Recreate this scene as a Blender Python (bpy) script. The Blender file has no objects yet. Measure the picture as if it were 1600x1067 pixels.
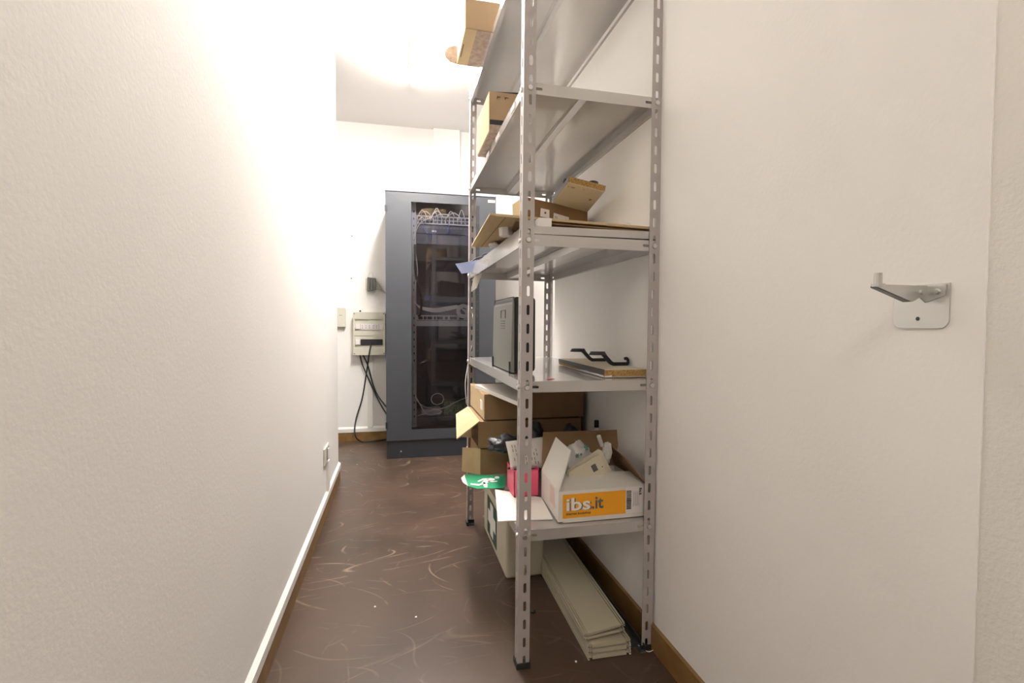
import bpy, bmesh, math, random
from mathutils import Vector, Matrix, noise
random.seed(7)
C = bpy.context.scene.collection
S = bpy.context.scene

# ------------------------------------------------------------------ camera
F, YAW, PITCH, ROLL, CAMH = 776.7, 0.2274, -0.0336, 0.0038, 0.9316
def cam_axes():
    cy, sy, cp, sp = math.cos(YAW), math.sin(YAW), math.cos(PITCH), math.sin(PITCH)
    f = Vector((sy*cp, cy*cp, sp)); r = Vector((cy, -sy, 0)); u = r.cross(f)
    cr, sr = math.cos(ROLL), math.sin(ROLL)
    return r*cr + u*sr, -r*sr + u*cr, f
R_, U_, F_ = cam_axes()
cam = bpy.data.objects.new('camera', bpy.data.cameras.new('camera'))
C.objects.link(cam); S.camera = cam
cam.data.sensor_width = 36; cam.data.lens = F/1600*36; cam.data.clip_start = 0.02
m = Matrix((R_, U_, -F_)).transposed().to_4x4(); m.translation = Vector((0, 0, CAMH)); cam.matrix_world = m
# a measured photo point turned into a point on a real plane (depth y, height z or side x)
def ray(x, y): return F_ + R_*((x-800)/F) - U_*((y-533.5)/F)
O_ = Vector((0, 0, CAMH))
def aty(x, y, Y): d = ray(x, y); return O_ + d*(Y/d.y)
def atz(x, y, z): d = ray(x, y); return O_ + d*((z-CAMH)/d.z)
def atx(x, y, X): d = ray(x, y); return O_ + d*(X/d.x)

# ------------------------------------------------------------------ world, light, exposure
w = bpy.data.worlds.new('world'); S.world = w; w.use_nodes = True
w.node_tree.nodes['Background'].inputs[0].default_value = (.8, .8, .85, 1)
w.node_tree.nodes['Background'].inputs[1].default_value = 0.05
S.view_settings.view_transform = 'Standard'; S.view_settings.look = 'None'
S.view_settings.gamma = 1; S.view_settings.use_curve_mapping = False
S.view_settings.exposure = 0.0
LAMP_FAR, LAMP_NEAR, LAMP_ROOM = 145.0, 37.5, 66.0        # emission of the two ceiling lamps' diffusers

# ------------------------------------------------------------------ materials
def mat(name, col, rough=.6, metal=0, bump=0, bscale=200, var=0, vscale=8, coat=0, spec=.5, emit=None, col2=None):
    M = bpy.data.materials.new(name); M.use_nodes = True; nt = M.node_tree; N = nt.nodes; L = nt.links
    p = N['Principled BSDF']; p.inputs['Base Color'].default_value = (*col, 1)
    p.inputs['Roughness'].default_value = rough; p.inputs['Metallic'].default_value = metal
    p.inputs['Coat Weight'].default_value = coat; p.inputs['Specular IOR Level'].default_value = spec
    tc = N.new('ShaderNodeTexCoord')
    if var or col2:
        n = N.new('ShaderNodeTexNoise'); n.inputs['Scale'].default_value = vscale; n.inputs['Detail'].default_value = 5
        L.new(tc.outputs['Object'], n.inputs['Vector'])
        r = N.new('ShaderNodeValToRGB'); r.color_ramp.elements[0].position = .35; r.color_ramp.elements[1].position = .65
        c2 = col2 or tuple(c*(1-var) for c in col)
        r.color_ramp.elements[0].color = (*c2, 1); r.color_ramp.elements[1].color = (*col, 1)
        L.new(n.outputs['Fac'], r.inputs['Fac']); L.new(r.outputs['Color'], p.inputs['Base Color'])
    if bump:
        n = N.new('ShaderNodeTexNoise'); n.inputs['Scale'].default_value = bscale; n.inputs['Detail'].default_value = 3
        L.new(tc.outputs['Object'], n.inputs['Vector'])
        b = N.new('ShaderNodeBump'); b.inputs['Strength'].default_value = bump; b.inputs['Distance'].default_value = .002
        L.new(n.outputs['Fac'], b.inputs['Height']); L.new(b.outputs['Normal'], p.inputs['Normal'])
    if emit:
        p.inputs['Emission Color'].default_value = (*emit[:3], 1); p.inputs['Emission Strength'].default_value = emit[3]
    return M
def hexc(r, g, b): return tuple(((c/255+.055)/1.055)**2.4 if c > 10 else c/255/12.92 for c in (r, g, b))

M_wall = mat('wall_paint', (.86, .835, .80), .75, bump=.2, bscale=130, var=.02, vscale=2)
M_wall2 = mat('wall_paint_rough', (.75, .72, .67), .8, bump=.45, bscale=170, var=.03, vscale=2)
M_ceil = mat('ceiling_paint', (.82, .79, .76), .8, bump=.15, bscale=100)
M_wood = mat('baseboard_wood', (.25, .14, .045), .45, bump=.05, bscale=60, col2=(.19, .10, .03), vscale=14)
M_lip = mat('lip_paint', (.82, .80, .75), .45)
M_rack = mat('rack_paint', (.41, .375, .355), .42, var=.06, vscale=5, spec=.6)
M_shelf = mat('shelf_paint', (.50, .475, .455), .24, metal=.35, var=.07, vscale=4, coat=.4)
M_zinc = mat('zinc', (.62, .62, .60), .3, metal=.9)
M_black = mat('black_plastic', (.014, .014, .016), .5)
M_rubber = mat('black_rubber', (.015, .015, .015), .7)
M_card = mat('cardboard', (.26, .158, .078), .85, bump=.1, bscale=90, col2=(.23, .138, .066), vscale=6)
M_card_t = mat('cardboard_light', (.42, .30, .18), .85, bump=.1, bscale=90, col2=(.38, .265, .155), vscale=6)
M_card_in = mat('cardboard_pale', (.52, .395, .22), .85, col2=(.47, .35, .19), vscale=6)
M_card_dk = mat('cardboard_dark', (.22, .125, .055), .85, var=.1, vscale=5)
M_white = mat('white_board', (.70, .67, .61), .5)
M_paper = mat('paper', (.80, .76, .70), .8, var=.04, vscale=4)
M_cream = mat('cream_plastic', (.62, .585, .46), .4, var=.03, vscale=3)
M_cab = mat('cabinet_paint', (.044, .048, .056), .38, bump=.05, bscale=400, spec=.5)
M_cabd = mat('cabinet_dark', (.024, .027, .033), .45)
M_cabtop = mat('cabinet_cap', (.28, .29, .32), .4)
M_pan = mat('beige_panel', (.62, .60, .50), .5)
M_cable_w = mat('white_cable', (.62, .60, .54), .5)
M_cable_b = mat('blue_cable', (.10, .16, .45), .5)
M_pink = mat('pink_plastic', (.78, .10, .19), .35)
M_green = mat('sign_green', (.02, .30, .14), .45)
M_signw = mat('sign_white', (.85, .85, .82), .5)
M_dkgreen = mat('cross_green', (.01, .055, .04), .45)
M_orange = mat('label_orange', (.83, .36, .012), .5, var=.04, vscale=9)
M_ink = mat('ink_dark', (.03, .03, .03), .6)
M_grey = mat('ink_grey', (.12, .12, .12), .6)
M_stick = mat('sticker', (.78, .74, .72), .5)
M_slat = mat('cream_metal', (.49, .45, .33), .4, var=.05, vscale=3)
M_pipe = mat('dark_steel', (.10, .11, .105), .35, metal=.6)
M_lam = mat('laminate_cream', (.62, .56, .42), .5, col2=(.58, .52, .38), vscale=7)
M_edge = mat('laminate_edge', (.10, .095, .09), .5)
M_ups = mat('ups_grey', (.115, .112, .10), .5)
M_bagd = mat('dark_bag', (.028, .03, .034), .45)
M_bag = mat('white_bag', (.62, .60, .55), .3, var=.08, vscale=30)
M_grn = mat('print_green', (.05, .25, .16), .5)
M_tape = mat('grey_tape', (.22, .17, .155), .5)
M_brownt = mat('parcel_tape', (.46, .36, .29), .25, col2=(.33, .24, .18), vscale=45)
M_blue = mat('blue_sleeve', (.38, .45, .72), .15, coat=.5)
M_lamp_far = mat('lamp_glow', (.9, .9, .9), .5, emit=(1, .96, .92, LAMP_FAR))
M_lamp_near = mat('lamp_glow_soft', (.9, .9, .9), .5, emit=(1, .925, .85, LAMP_NEAR))
M_lamp_room = mat('lamp_glow_room', (.9, .9, .9), .5, emit=(1, .96, .92, LAMP_ROOM))
M_pcb = mat('circuit_board', (.05, .11, .04), .5, col2=(.25, .27, .18), vscale=60)
M_equip = mat('equipment_grey', (.40, .41, .42), .4)
M_dark_eq = mat('equipment_dark', (.04, .045, .06), .4)
M_doorw = mat('door_wood', (.20, .11, .075), .4, var=.1)

# chipboard
def chip():
    M = bpy.data.materials.new('chipboard'); M.use_nodes = True; nt = M.node_tree; N, L = nt.nodes, nt.links
    p = N['Principled BSDF']; p.inputs['Roughness'].default_value = .9
    tc = N.new('ShaderNodeTexCoord'); v = N.new('ShaderNodeTexVoronoi'); v.inputs['Scale'].default_value = 320
    L.new(tc.outputs['Object'], v.inputs['Vector'])
    r = N.new('ShaderNodeValToRGB'); r.color_ramp.elements[0].color = (.20, .105, .03, 1); r.color_ramp.elements[1].color = (.52, .33, .12, 1)
    L.new(v.outputs['Color'], r.inputs['Fac']); L.new(r.outputs['Color'], p.inputs['Base Color'])
    return M
M_chip = chip()
# floor: brown linoleum with pale scratches
def floor_mat():
    M = bpy.data.materials.new('floor_lino'); M.use_nodes = True; nt = M.node_tree; N, L = nt.nodes, nt.links
    p = N['Principled BSDF']; p.inputs['Roughness'].default_value = .34; p.inputs['Specular IOR Level'].default_value = .55
    tc = N.new('ShaderNodeTexCoord')
    n = N.new('ShaderNodeTexNoise'); n.inputs['Scale'].default_value = 3.2; n.inputs['Detail'].default_value = 7
    L.new(tc.outputs['Object'], n.inputs['Vector'])
    r = N.new('ShaderNodeValToRGB'); r.color_ramp.elements[0].position = .3; r.color_ramp.elements[1].position = .7
    r.color_ramp.elements[0].color = (.050, .032, .021, 1); r.color_ramp.elements[1].color = (.084, .050, .033, 1)
    L.new(n.outputs['Fac'], r.inputs['Fac'])
    prev = r.outputs['Color']
    sep = N.new('ShaderNodeSeparateXYZ'); L.new(tc.outputs['Object'], sep.inputs[0])
    # worn zone: most scratches lie between the rack and the cabinet
    wz = N.new('ShaderNodeMapRange'); wz.interpolation_type = 'SMOOTHSTEP'
    wz.inputs[1].default_value = .55; wz.inputs[2].default_value = 1.35; wz.inputs[3].default_value = .25; wz.inputs[4].default_value = 1
    L.new(sep.outputs[1], wz.inputs[0])
    #        rot  scale stretch width mask  strength
    for i, (rz, sc, st, wdt, msc, stg, kk) in enumerate(((.30, .8, 2.6, .05, 6, .7, 14), (-.55, .9, 2.8, .05, 7, .7, 13), (1.3, .8, 3.0, .045, 5, .65, 12), (.02, .7, 2.2, .04, 6, .75, 10), (.85, 1.1, 2.0, .06, 8, .6, 15), (-1.15, .7, 3.5, .045, 6, .6, 12), (1.75, 1.3, 1.6, .06, 9, .55, 13))):
        mp = N.new('ShaderNodeMapping'); mp.inputs['Rotation'].default_value = (0, 0, rz); mp.inputs['Scale'].default_value = (1, st, 1)
        mp.inputs['Location'].default_value = (i*3.3, i*1.7, i*.9)
        L.new(tc.outputs['Object'], mp.inputs['Vector'])
        v = N.new('ShaderNodeTexNoise'); v.inputs['Scale'].default_value = sc; v.inputs['Detail'].default_value = 0.3; v.inputs['Roughness'].default_value = .3
        L.new(mp.outputs['Vector'], v.inputs['Vector'])
        kx = N.new('ShaderNodeMath'); kx.operation = 'MULTIPLY'; kx.inputs[1].default_value = kk; L.new(v.outputs['Fac'], kx.inputs[0])
        pg = N.new('ShaderNodeMath'); pg.operation = 'PINGPONG'; pg.inputs[1].default_value = .5; L.new(kx.outputs[0], pg.inputs[0])
        v = pg
        sb = N.new('ShaderNodeMath'); sb.operation = 'SUBTRACT'; sb.inputs[1].default_value = .0; L.new(v.outputs[0], sb.inputs[0])
        ab = N.new('ShaderNodeMath'); ab.operation = 'ABSOLUTE'; L.new(sb.outputs[0], ab.inputs[0])
        lt = N.new('ShaderNodeMapRange'); lt.inputs[1].default_value = 0; lt.inputs[2].default_value = wdt*.55; lt.inputs[3].default_value = 1; lt.inputs[4].default_value = 0
        L.new(ab.outputs[0], lt.inputs[0])
        nm = N.new('ShaderNodeTexNoise'); nm.inputs['Scale'].default_value = msc; nm.inputs['Detail'].default_value = 3
        mp2 = N.new('ShaderNodeMapping'); mp2.inputs['Location'].default_value = (i*9.1, 4, i); L.new(tc.outputs['Object'], mp2.inputs['Vector']); L.new(mp2.outputs['Vector'], nm.inputs['Vector'])
        ms = N.new('ShaderNodeMapRange'); ms.inputs[1].default_value = .54; ms.inputs[2].default_value = .64; ms.inputs[3].default_value = 0; ms.inputs[4].default_value = stg
        L.new(nm.outputs['Fac'], ms.inputs[0])
        mu = N.new('ShaderNodeMath'); mu.operation = 'MULTIPLY'; L.new(lt.outputs[0], mu.inputs[0]); L.new(ms.outputs[0], mu.inputs[1])
        m3 = N.new('ShaderNodeMath'); m3.operation = 'MULTIPLY'; L.new(mu.outputs[0], m3.inputs[0]); L.new(wz.outputs[0], m3.inputs[1])
        mc = N.new('ShaderNodeMix'); mc.data_type = 'RGBA'; L.new(m3.outputs[0], mc.inputs[0]); L.new(prev, mc.inputs[6]); mc.inputs[7].default_value = (.36, .27, .20, 1)
        prev = mc.outputs[2]
    L.new(prev, p.inputs['Base Color'])
    nb = N.new('ShaderNodeTexNoise'); nb.inputs['Scale'].default_value = 25; nb.inputs['Detail'].default_value = 4
    L.new(tc.outputs['Object'], nb.inputs['Vector'])
    rr = N.new('ShaderNodeMapRange'); rr.inputs[3].default_value = .24; rr.inputs[4].default_value = .46
    L.new(n.outputs['Fac'], rr.inputs[0]); L.new(rr.outputs[0], p.inputs['Roughness'])
    b = N.new('ShaderNodeBump'); b.inputs['Strength'].default_value = .08; b.inputs['Distance'].default_value = .003
    L.new(nb.outputs['Fac'], b.inputs['Height']); L.new(b.outputs['Normal'], p.inputs['Normal'])
    return M
M_floor = floor_mat()
# dark tinted pane that really transmits and reflects
def glass():
    M = bpy.data.materials.new('tinted_glass'); M.use_nodes = True; nt = M.node_tree; N, L = nt.nodes, nt.links
    N.remove(N['Principled BSDF']); t = N.new('ShaderNodeBsdfTransparent'); t.inputs[0].default_value = (.88, .88, .92, 1)
    g = N.new('ShaderNodeBsdfGlossy'); g.inputs['Roughness'].default_value = .02; g.inputs[0].default_value = (1, .95, .97, 1)
    fr = N.new('ShaderNodeFresnel'); fr.inputs[0].default_value = 1.5
    mx = N.new('ShaderNodeMixShader'); L.new(fr.outputs[0], mx.inputs[0]); L.new(t.outputs[0], mx.inputs[1]); L.new(g.outputs[0], mx.inputs[2])
    L.new(mx.outputs[0], N['Material Output'].inputs[0]); return M
M_glass = glass()
def sheer(name, col, a):
    M = bpy.data.materials.new(name); M.use_nodes = True; nt = M.node_tree; p = nt.nodes['Principled BSDF']
    p.inputs['Base Color'].default_value = (*col, 1); p.inputs['Roughness'].default_value = .2; p.inputs['Alpha'].default_value = a
    return M
M_sheer = sheer('clear_bag', (.75, .75, .72), .55)

# ------------------------------------------------------------------ helpers
ORG = {}
def tag(o, label=None, cat=None, group=None, kind=None):
    if label: o['label'] = label
    if cat: o['category'] = cat
    if group: o['group'] = group
    if kind: o['kind'] = kind
    return o
def thing(name, label, cat, loc, group=None, rot=(0, 0, 0)):
    o = bpy.data.objects.new(name, None); C.objects.link(o); o.location = loc; o.rotation_euler = rot
    o.empty_display_size = .02; ORG[o.name] = Vector(loc); return tag(o, label, cat, group)
def ob(name, bm, material, parent=None, local=False, smooth=False, label=None, kind=None):
    """link the bmesh as one mesh object; coordinates are world ones unless local"""
    me = bpy.data.meshes.new(name)
    bmesh.ops.recalc_face_normals(bm, faces=bm.faces)
    if parent is not None:
        org = ORG[parent.name]
        if not local: bmesh.ops.translate(bm, vec=-org, verts=bm.verts)
    else:
        lo = Vector((min(v.co.x for v in bm.verts)+max(v.co.x for v in bm.verts), min(v.co.y for v in bm.verts)+max(v.co.y for v in bm.verts), 0))/2
        lo.z = min(v.co.z for v in bm.verts); org = lo
        bmesh.ops.translate(bm, vec=-org, verts=bm.verts)
    bm.to_mesh(me); bm.free()
    mats = material if isinstance(material, (list, tuple)) else [material]
    for x in mats: me.materials.append(x)
    if smooth:
        for p in me.polygons: p.use_smooth = True
    o = bpy.data.objects.new(name, me); C.objects.link(o)
    if parent is not None: o.parent = parent
    else: o.location = org
    ORG[o.name] = org
    if label: o['label'] = label
    if kind: o['kind'] = kind
    return o
def nb(): return bmesh.new()
def box(bm, x0, x1, y0, y1, z0, z1, mi=0, bev=0):
    vs = [bm.verts.new(c) for c in ((x0,y0,z0),(x1,y0,z0),(x1,y1,z0),(x0,y1,z0),(x0,y0,z1),(x1,y0,z1),(x1,y1,z1),(x0,y1,z1))]
    fs = [bm.faces.new([vs[i] for i in f]) for f in ((0,3,2,1),(4,5,6,7),(0,1,5,4),(1,2,6,5),(2,3,7,6),(3,0,4,7))]
    for f in fs: f.material_index = mi
    if bev:
        es = list({e for f in fs for e in f.edges})
        bmesh.ops.bevel(bm, geom=es, offset=bev, segments=3, affect='EDGES', profile=.5)
    return bm
def prism(bm, pts, vec, mi=0, mi_cap=None):
    """polygon pts (3d) extruded along vec"""
    vec = Vector(vec); a = [bm.verts.new(Vector(p)) for p in pts]; b = [bm.verts.new(Vector(p)+vec) for p in pts]
    n = len(pts)
    f1 = bm.faces.new(a); f2 = bm.faces.new(list(reversed(b))); f1.material_index = f2.material_index = mi if mi_cap is None else mi_cap
    for i in range(n):
        f = bm.faces.new((a[i], b[i], b[(i+1) % n], a[(i+1) % n])); f.material_index = mi
    return bm
def slab(bm, pts, t, mi=0):
    p = [Vector(q) for q in pts]; n = (p[1]-p[0]).cross(p[2]-p[0]).normalized()
    return prism(bm, p, n*t, mi)
def tube(bm, pts, r, n=8, closed=False, mi=0):
    P = [Vector(p) for p in pts]; rings = []
    k = len(P); prev = None
    for i, p in enumerate(P):
        a = P[(i-1) % k] if closed or i else p; b = P[(i+1) % k] if closed or i < k-1 else p
        t = (b-a).normalized(); ref = prev if prev is not None else (Vector((0, 0, 1)) if abs(t.z) < .9 else Vector((1, 0, 0)))
        x = (ref - t*ref.dot(t)).normalized(); y = t.cross(x); prev = x
        rings.append([bm.verts.new(p + (x*math.cos(2*math.pi*j/n)+y*math.sin(2*math.pi*j/n))*r) for j in range(n)])
    for i in range(k if closed else k-1):
        A, B = rings[i], rings[(i+1) % k]
        for j in range(n):
            f = bm.faces.new((A[j], A[(j+1) % n], B[(j+1) % n], B[j])); f.material_index = mi; f.smooth = True
    if not closed: bm.faces.new(list(reversed(rings[0]))); bm.faces.new(rings[-1])
    return bm
def smooth_path(pts, n=8):
    P = [Vector(p) for p in pts]; out = []
    Q = [P[0]*2-P[1]] + P + [P[-1]*2-P[-2]]
    for i in range(1, len(Q)-2):
        for s in range(n):
            t = s/n; a, b, c, d = Q[i-1], Q[i], Q[i+1], Q[i+2]
            out.append(.5*((2*b)+(c-a)*t+(2*a-5*b+4*c-d)*t*t+(-a+3*b-3*c+d)*t**3))
    out.append(P[-1]); return out
def cyl(bm, c, axis, r, h, n=16, mi=0, r2=None):
    c = Vector(c); ax = Vector(axis).normalized(); ref = Vector((0, 0, 1)) if abs(ax.z) < .9 else Vector((1, 0, 0))
    x = ref.cross(ax).normalized(); y = ax.cross(x); r2 = r if r2 is None else r2
    a = [bm.verts.new(c+(x*math.cos(2*math.pi*j/n)+y*math.sin(2*math.pi*j/n))*r) for j in range(n)]
    b = [bm.verts.new(c+ax*h+(x*math.cos(2*math.pi*j/n)+y*math.sin(2*math.pi*j/n))*r2) for j in range(n)]
    fs = [bm.faces.new(list(reversed(a))), bm.faces.new(b)] + [bm.faces.new((a[j], a[(j+1) % n], b[(j+1) % n], b[j])) for j in range(n)]
    for f in fs: f.material_index = mi
    return bm
def holed(bm, to3, w0, w1, v0, v1, holes, th, seg=4):
    """plate in (u,v), u in w0..w1, v in v0..v1, with stadium holes [(u,v,halfu,halfv)] cut one after another along v
    (or along u when the holes are wide); to3(u,v,d) gives the 3d point at depth d"""
    horiz = holes and holes[0][2] > holes[0][3]
    def T(u, v, d): return to3(v, u, d) if horiz else to3(u, v, d)
    H = [((h[1], h[0], h[3], h[2]) if horiz else h) for h in holes]
    a0, a1, b0, b1 = (v0, v1, w0, w1) if horiz else (w0, w1, v0, v1)
    H.sort(key=lambda h: h[1])
    cuts = [b0] + [(H[i][1]+H[i+1][1])/2 for i in range(len(H)-1)] + [b1]
    def face(pts):
        for d, rev in ((0, False), (th, True)):
            vs = [bm.verts.new(T(u, v, d)) for u, v in (reversed(pts) if rev else pts)]
            bm.faces.new(vs)
    def wall(pts, closed=True):
        n = len(pts)
        for i in range(n if closed else n-1):
            p, q = pts[i], pts[(i+1) % n]
            bm.faces.new([bm.verts.new(T(*p, 0)), bm.verts.new(T(*q, 0)), bm.verts.new(T(*q, th)), bm.verts.new(T(*p, th))])
    for i, (u, v, hu, hv) in enumerate(H):
        c0, c1 = cuts[i], cuts[i+1]; s = hv-hu
        top = [(u+hu*math.cos(math.pi*k/(2*seg)*1.0*2/2), v+s+hu*math.sin(math.pi*k/(2*seg))) for k in range(2*seg+1)]
        top = [(u+hu*math.cos(math.pi*k/(2*seg)), v+s+hu*math.sin(math.pi*k/(2*seg))) for k in range(2*seg+1)]
        bot = [(u-hu*math.cos(math.pi*k/(2*seg)), v-s-hu*math.sin(math.pi*k/(2*seg))) for k in range(2*seg+1)]
        face([(a0, v-s), (u-hu, v-s), (u-hu, v+s), (a0, v+s)]); face([(u+hu, v-s), (a1, v-s), (a1, v+s), (u+hu, v+s)])
        face([(a0, v+s)] + list(reversed(top)) + [(a1, v+s), (a1, c1), (a0, c1)])
        face([(a1, v-s)] + list(reversed(bot)) + [(a0, v-s), (a0, c0), (a1, c0)])
        wall(top + bot)
    if not H: face([(a0, b0), (a1, b0), (a1, b1), (a0, b1)])
    wall([(a0, b0), (a1, b0), (a1, b1), (a0, b1)])
    return bm
def text(name, body, size, material, parent, origin, ux, uy, off=0, depth=.0003, width=None, label=None):
    """flat lettering as a mesh, laid on the plane spanned by ux (reading direction) and uy (up)"""
    cu = bpy.data.curves.new(name, 'FONT'); cu.body = body; cu.size = size; cu.extrude = depth/2; cu.offset = off; cu.resolution_u = 3
    t = bpy.data.objects.new(name, cu); C.objects.link(t); bpy.context.view_layer.update()
    me = bpy.data.meshes.new_from_object(t); bpy.data.objects.remove(t)
    ux, uy = Vector(ux).normalized(), Vector(uy).normalized(); uz = ux.cross(uy)
    k = 1
    if width:
        xs = [v.co.x for v in me.vertices]; k = width/(max(xs)-min(xs)); x0 = min(xs)
    else: x0 = 0
    org = Vector(origin) - ORG[parent.name]
    for v in me.vertices: v.co = org + ux*((v.co.x-x0)*k) + uy*v.co.y + uz*v.co.z
    me.materials.clear(); me.materials.append(material)
    o = bpy.data.objects.new(name, me); C.objects.link(o); o.parent = parent; ORG[o.name] = ORG[parent.name]
    if label: o['label'] = label
    return o
def crumple(bm, c, sx, sy, sz, seed, amp=.35, sub=3, flat=None, freq=2.2):
    r = bmesh.ops.create_icosphere(bm, subdivisions=sub, radius=1)
    for v in r['verts']:
        d = noise.noise(v.co*freq + Vector((seed*3.1, seed, 0)))*amp + noise.noise(v.co*freq*2.7 + Vector((seed, 7, 1)))*amp*.55
        q = v.co*(1+d); v.co = Vector((c[0]+q.x*sx, c[1]+q.y*sy, max(c[2]+q.z*sz, flat) if flat is not None else c[2]+q.z*sz))
    return bm
def struct(name, bm, m, parent=None):
    o = ob(name, bm, m, parent)
    if parent is None: o['kind'] = 'structure'
    return o
def sheet(bm, p00, p10, p11, p01, nx=8, ny=8, amp=.002, seed=0, th=.0006, curl=None):
    P = [Vector(p) for p in (p00, p10, p11, p01)]; n = (P[1]-P[0]).cross(P[3]-P[0]).normalized(); g = []
    for side in (0, 1):
        G = []
        for j in range(ny+1):
            row = []
            for i in range(nx+1):
                u, v = i/nx, j/ny
                q = (P[0]*(1-u)+P[1]*u)*(1-v)+(P[3]*(1-u)+P[2]*u)*v
                h = noise.noise(Vector((u*3+seed, v*3, seed)))*amp + (curl(u, v) if curl else 0)
                row.append(bm.verts.new(q+n*(h+side*th)))
            G.append(row)
        g.append(G)
        for j in range(ny):
            for i in range(nx):
                f = bm.faces.new((G[j][i], G[j][i+1], G[j+1][i+1], G[j+1][i])); f.smooth = True
    A, B = g
    rim = [(0, i) for i in range(nx)] + [(j, nx) for j in range(ny)] + [(ny, i) for i in range(nx, 0, -1)] + [(j, 0) for j in range(ny, 0, -1)]
    for k in range(len(rim)):
        a, b = rim[k], rim[(k+1) % len(rim)]
        bm.faces.new((A[a[0]][a[1]], A[b[0]][b[1]], B[b[0]][b[1]], B[a[0]][a[1]]))
    return bm

# ------------------------------------------------------------------ setting
XL, XR, YB, H = -.344, .7205, 4.129, 2.513      # left wall, right wall, back wall, ceiling
YE, YR = 3.10, 2.23                              # where the left and the right wall end
YD, XA, XB = -2.6, -2.4, 2.7                     # end behind the camera, room's far sides
struct('floor', box(nb(), XA-.1, XB+.1, YD-.1, YB+.1, -.06, 0), M_floor)
struct('ceiling', box(nb(), XA-.1, XB+.1, YD-.1, YB+.1, H, H+.06), M_ceil)
bm = nb(); box(bm, XA, XL, YE-.12, YE, 0, H); box(bm, XL-.12, XL, YD, YE-.12, 0, H)
struct('wall_left', bm, M_wall)
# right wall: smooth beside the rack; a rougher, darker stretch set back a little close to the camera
bm = nb(); prism(bm, [(x, y, 0) for x, y in [(XR, YR), (XR, .475), (XR+.75, .475), (XR+.75, YR-.12), (XB, YR-.12), (XB, YR)]], (0, 0, H))
struct('wall_right', bm, M_wall)
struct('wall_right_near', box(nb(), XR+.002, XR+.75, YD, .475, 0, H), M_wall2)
struct('wall_back', box(nb(), XA, XB, YB, YB+.1, 0, H), M_wall)
struct('wall_room_left', box(nb(), XA-.1, XA, YE-.12, YB, 0, H), M_wall)
struct('wall_room_right', box(nb(), XB, XB+.1, YR-.12, YB, 0, H), M_wall)
struct('wall_front', box(nb(), XL-.2, XR+.8, YD-.1, YD, 0, H), M_wall)
d = struct('door_1', box(nb(), -.25, .55, YD, YD+.03, 0, 2.05), M_doorw)
bm = nb(); tube(bm, [(-.17, YD+.03, 1.0), (-.17, YD+.07, 1.0), (-.06, YD+.07, 1.0)], .009); ob('door_handle', bm, M_zinc, d)
bm = nb(); box(bm, -.33, -.25, YD, YD+.04, 0, 2.13); box(bm, .55, .63, YD, YD+.04, 0, 2.13); box(bm, -.25, .55, YD, YD+.04, 2.05, 2.13)
struct('trim_1', bm, M_doorw)
struct('trim_2', box(nb(), .293, .506, YB-.03, YB, 0, H), M_wall)       # shallow pilaster on the back wall
# wooden baseboards, with a white lip on the left and back walls
def board(x0, x1, y0, y1, h=.07): return box(nb(), x0, x1, y0, y1, 0, h)
b = struct('baseboard_left', board(XL, XL+.008, YD, YE+.008), M_wood)
bm = nb(); prism(bm, [(XL, YD, .07), (XL+.012, YD, .07), (XL+.012, YD, .098), (XL, YD, .108)], (0, YE+.012-YD, 0)); box(bm, XL-.3, XL, YE, YE+.012, .07, .1)
ob('lip', bm, M_lip, b, label='white plaster lip')
b = struct('baseboard_back', board(XA, XB, YB-.01, YB), M_wood)
bm = nb(); prism(bm, [(XA, YB, .07), (XA, YB-.014, .07), (XA, YB-.014, .098), (XA, YB, .112)], (XB-XA, 0, 0)); ob('lip', bm, M_lip, b, label='white plaster lip')
struct('baseboard_right', board(XR-.011, XR, YD, YR, .071), M_wood)

# ------------------------------------------------------------------ ceiling lamps
def round_lamp(x, y, label, m_):
    t = thing('ceiling_lamp', label, 'lamp', (x, y, H))
    bm = nb(); cyl(bm, (x, y, H-.02), (0, 0, 1), .15, .02, 32); ob('base', bm, M_lip, t)
    bm = nb(); cyl(bm, (x, y, H-.06), (0, 0, 1), .115, .04, 32, r2=.14); ob('diffuser', bm, m_, t)
t = thing('ceiling_lamp', 'long glaring ceiling lamp between the left wall and the rack top', 'lamp', (.16, 2.5, H))
ob('base', box(nb(), .08, .24, 1.88, 3.18, H-.03, H), M_lip, t)
ob('diffuser', box(nb(), .09, .23, 1.90, 3.16, H-.07, H-.03, bev=.01), M_lamp_far, t)
round_lamp(-1.5, 3.55, 'round white ceiling lamp of the far room, out of sight left of the wall corner', M_lamp_room)
t = thing('ceiling_lamp', 'long white ceiling lamp over the corridor behind the camera', 'lamp', (-.23, -1.2, H))
ob('base', box(nb(), -.33, -.13, -1.8, -.6, H-.03, H), M_lip, t)
ob('diffuser', box(nb(), -.31, -.15, -1.78, -.62, H-.07, H-.03, bev=.01), M_lamp_near, t)
p = Vector((.115, 3.378, H)); bm = nb(); cyl(bm, (p.x, p.y, H-.02), (0, 0, 1), .022, .02, 16, r2=.03)
tag(ob('ceiling_sensor', bm, M_lip), 'tiny white sensor on the ceiling of the far room', 'sensor')

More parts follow.
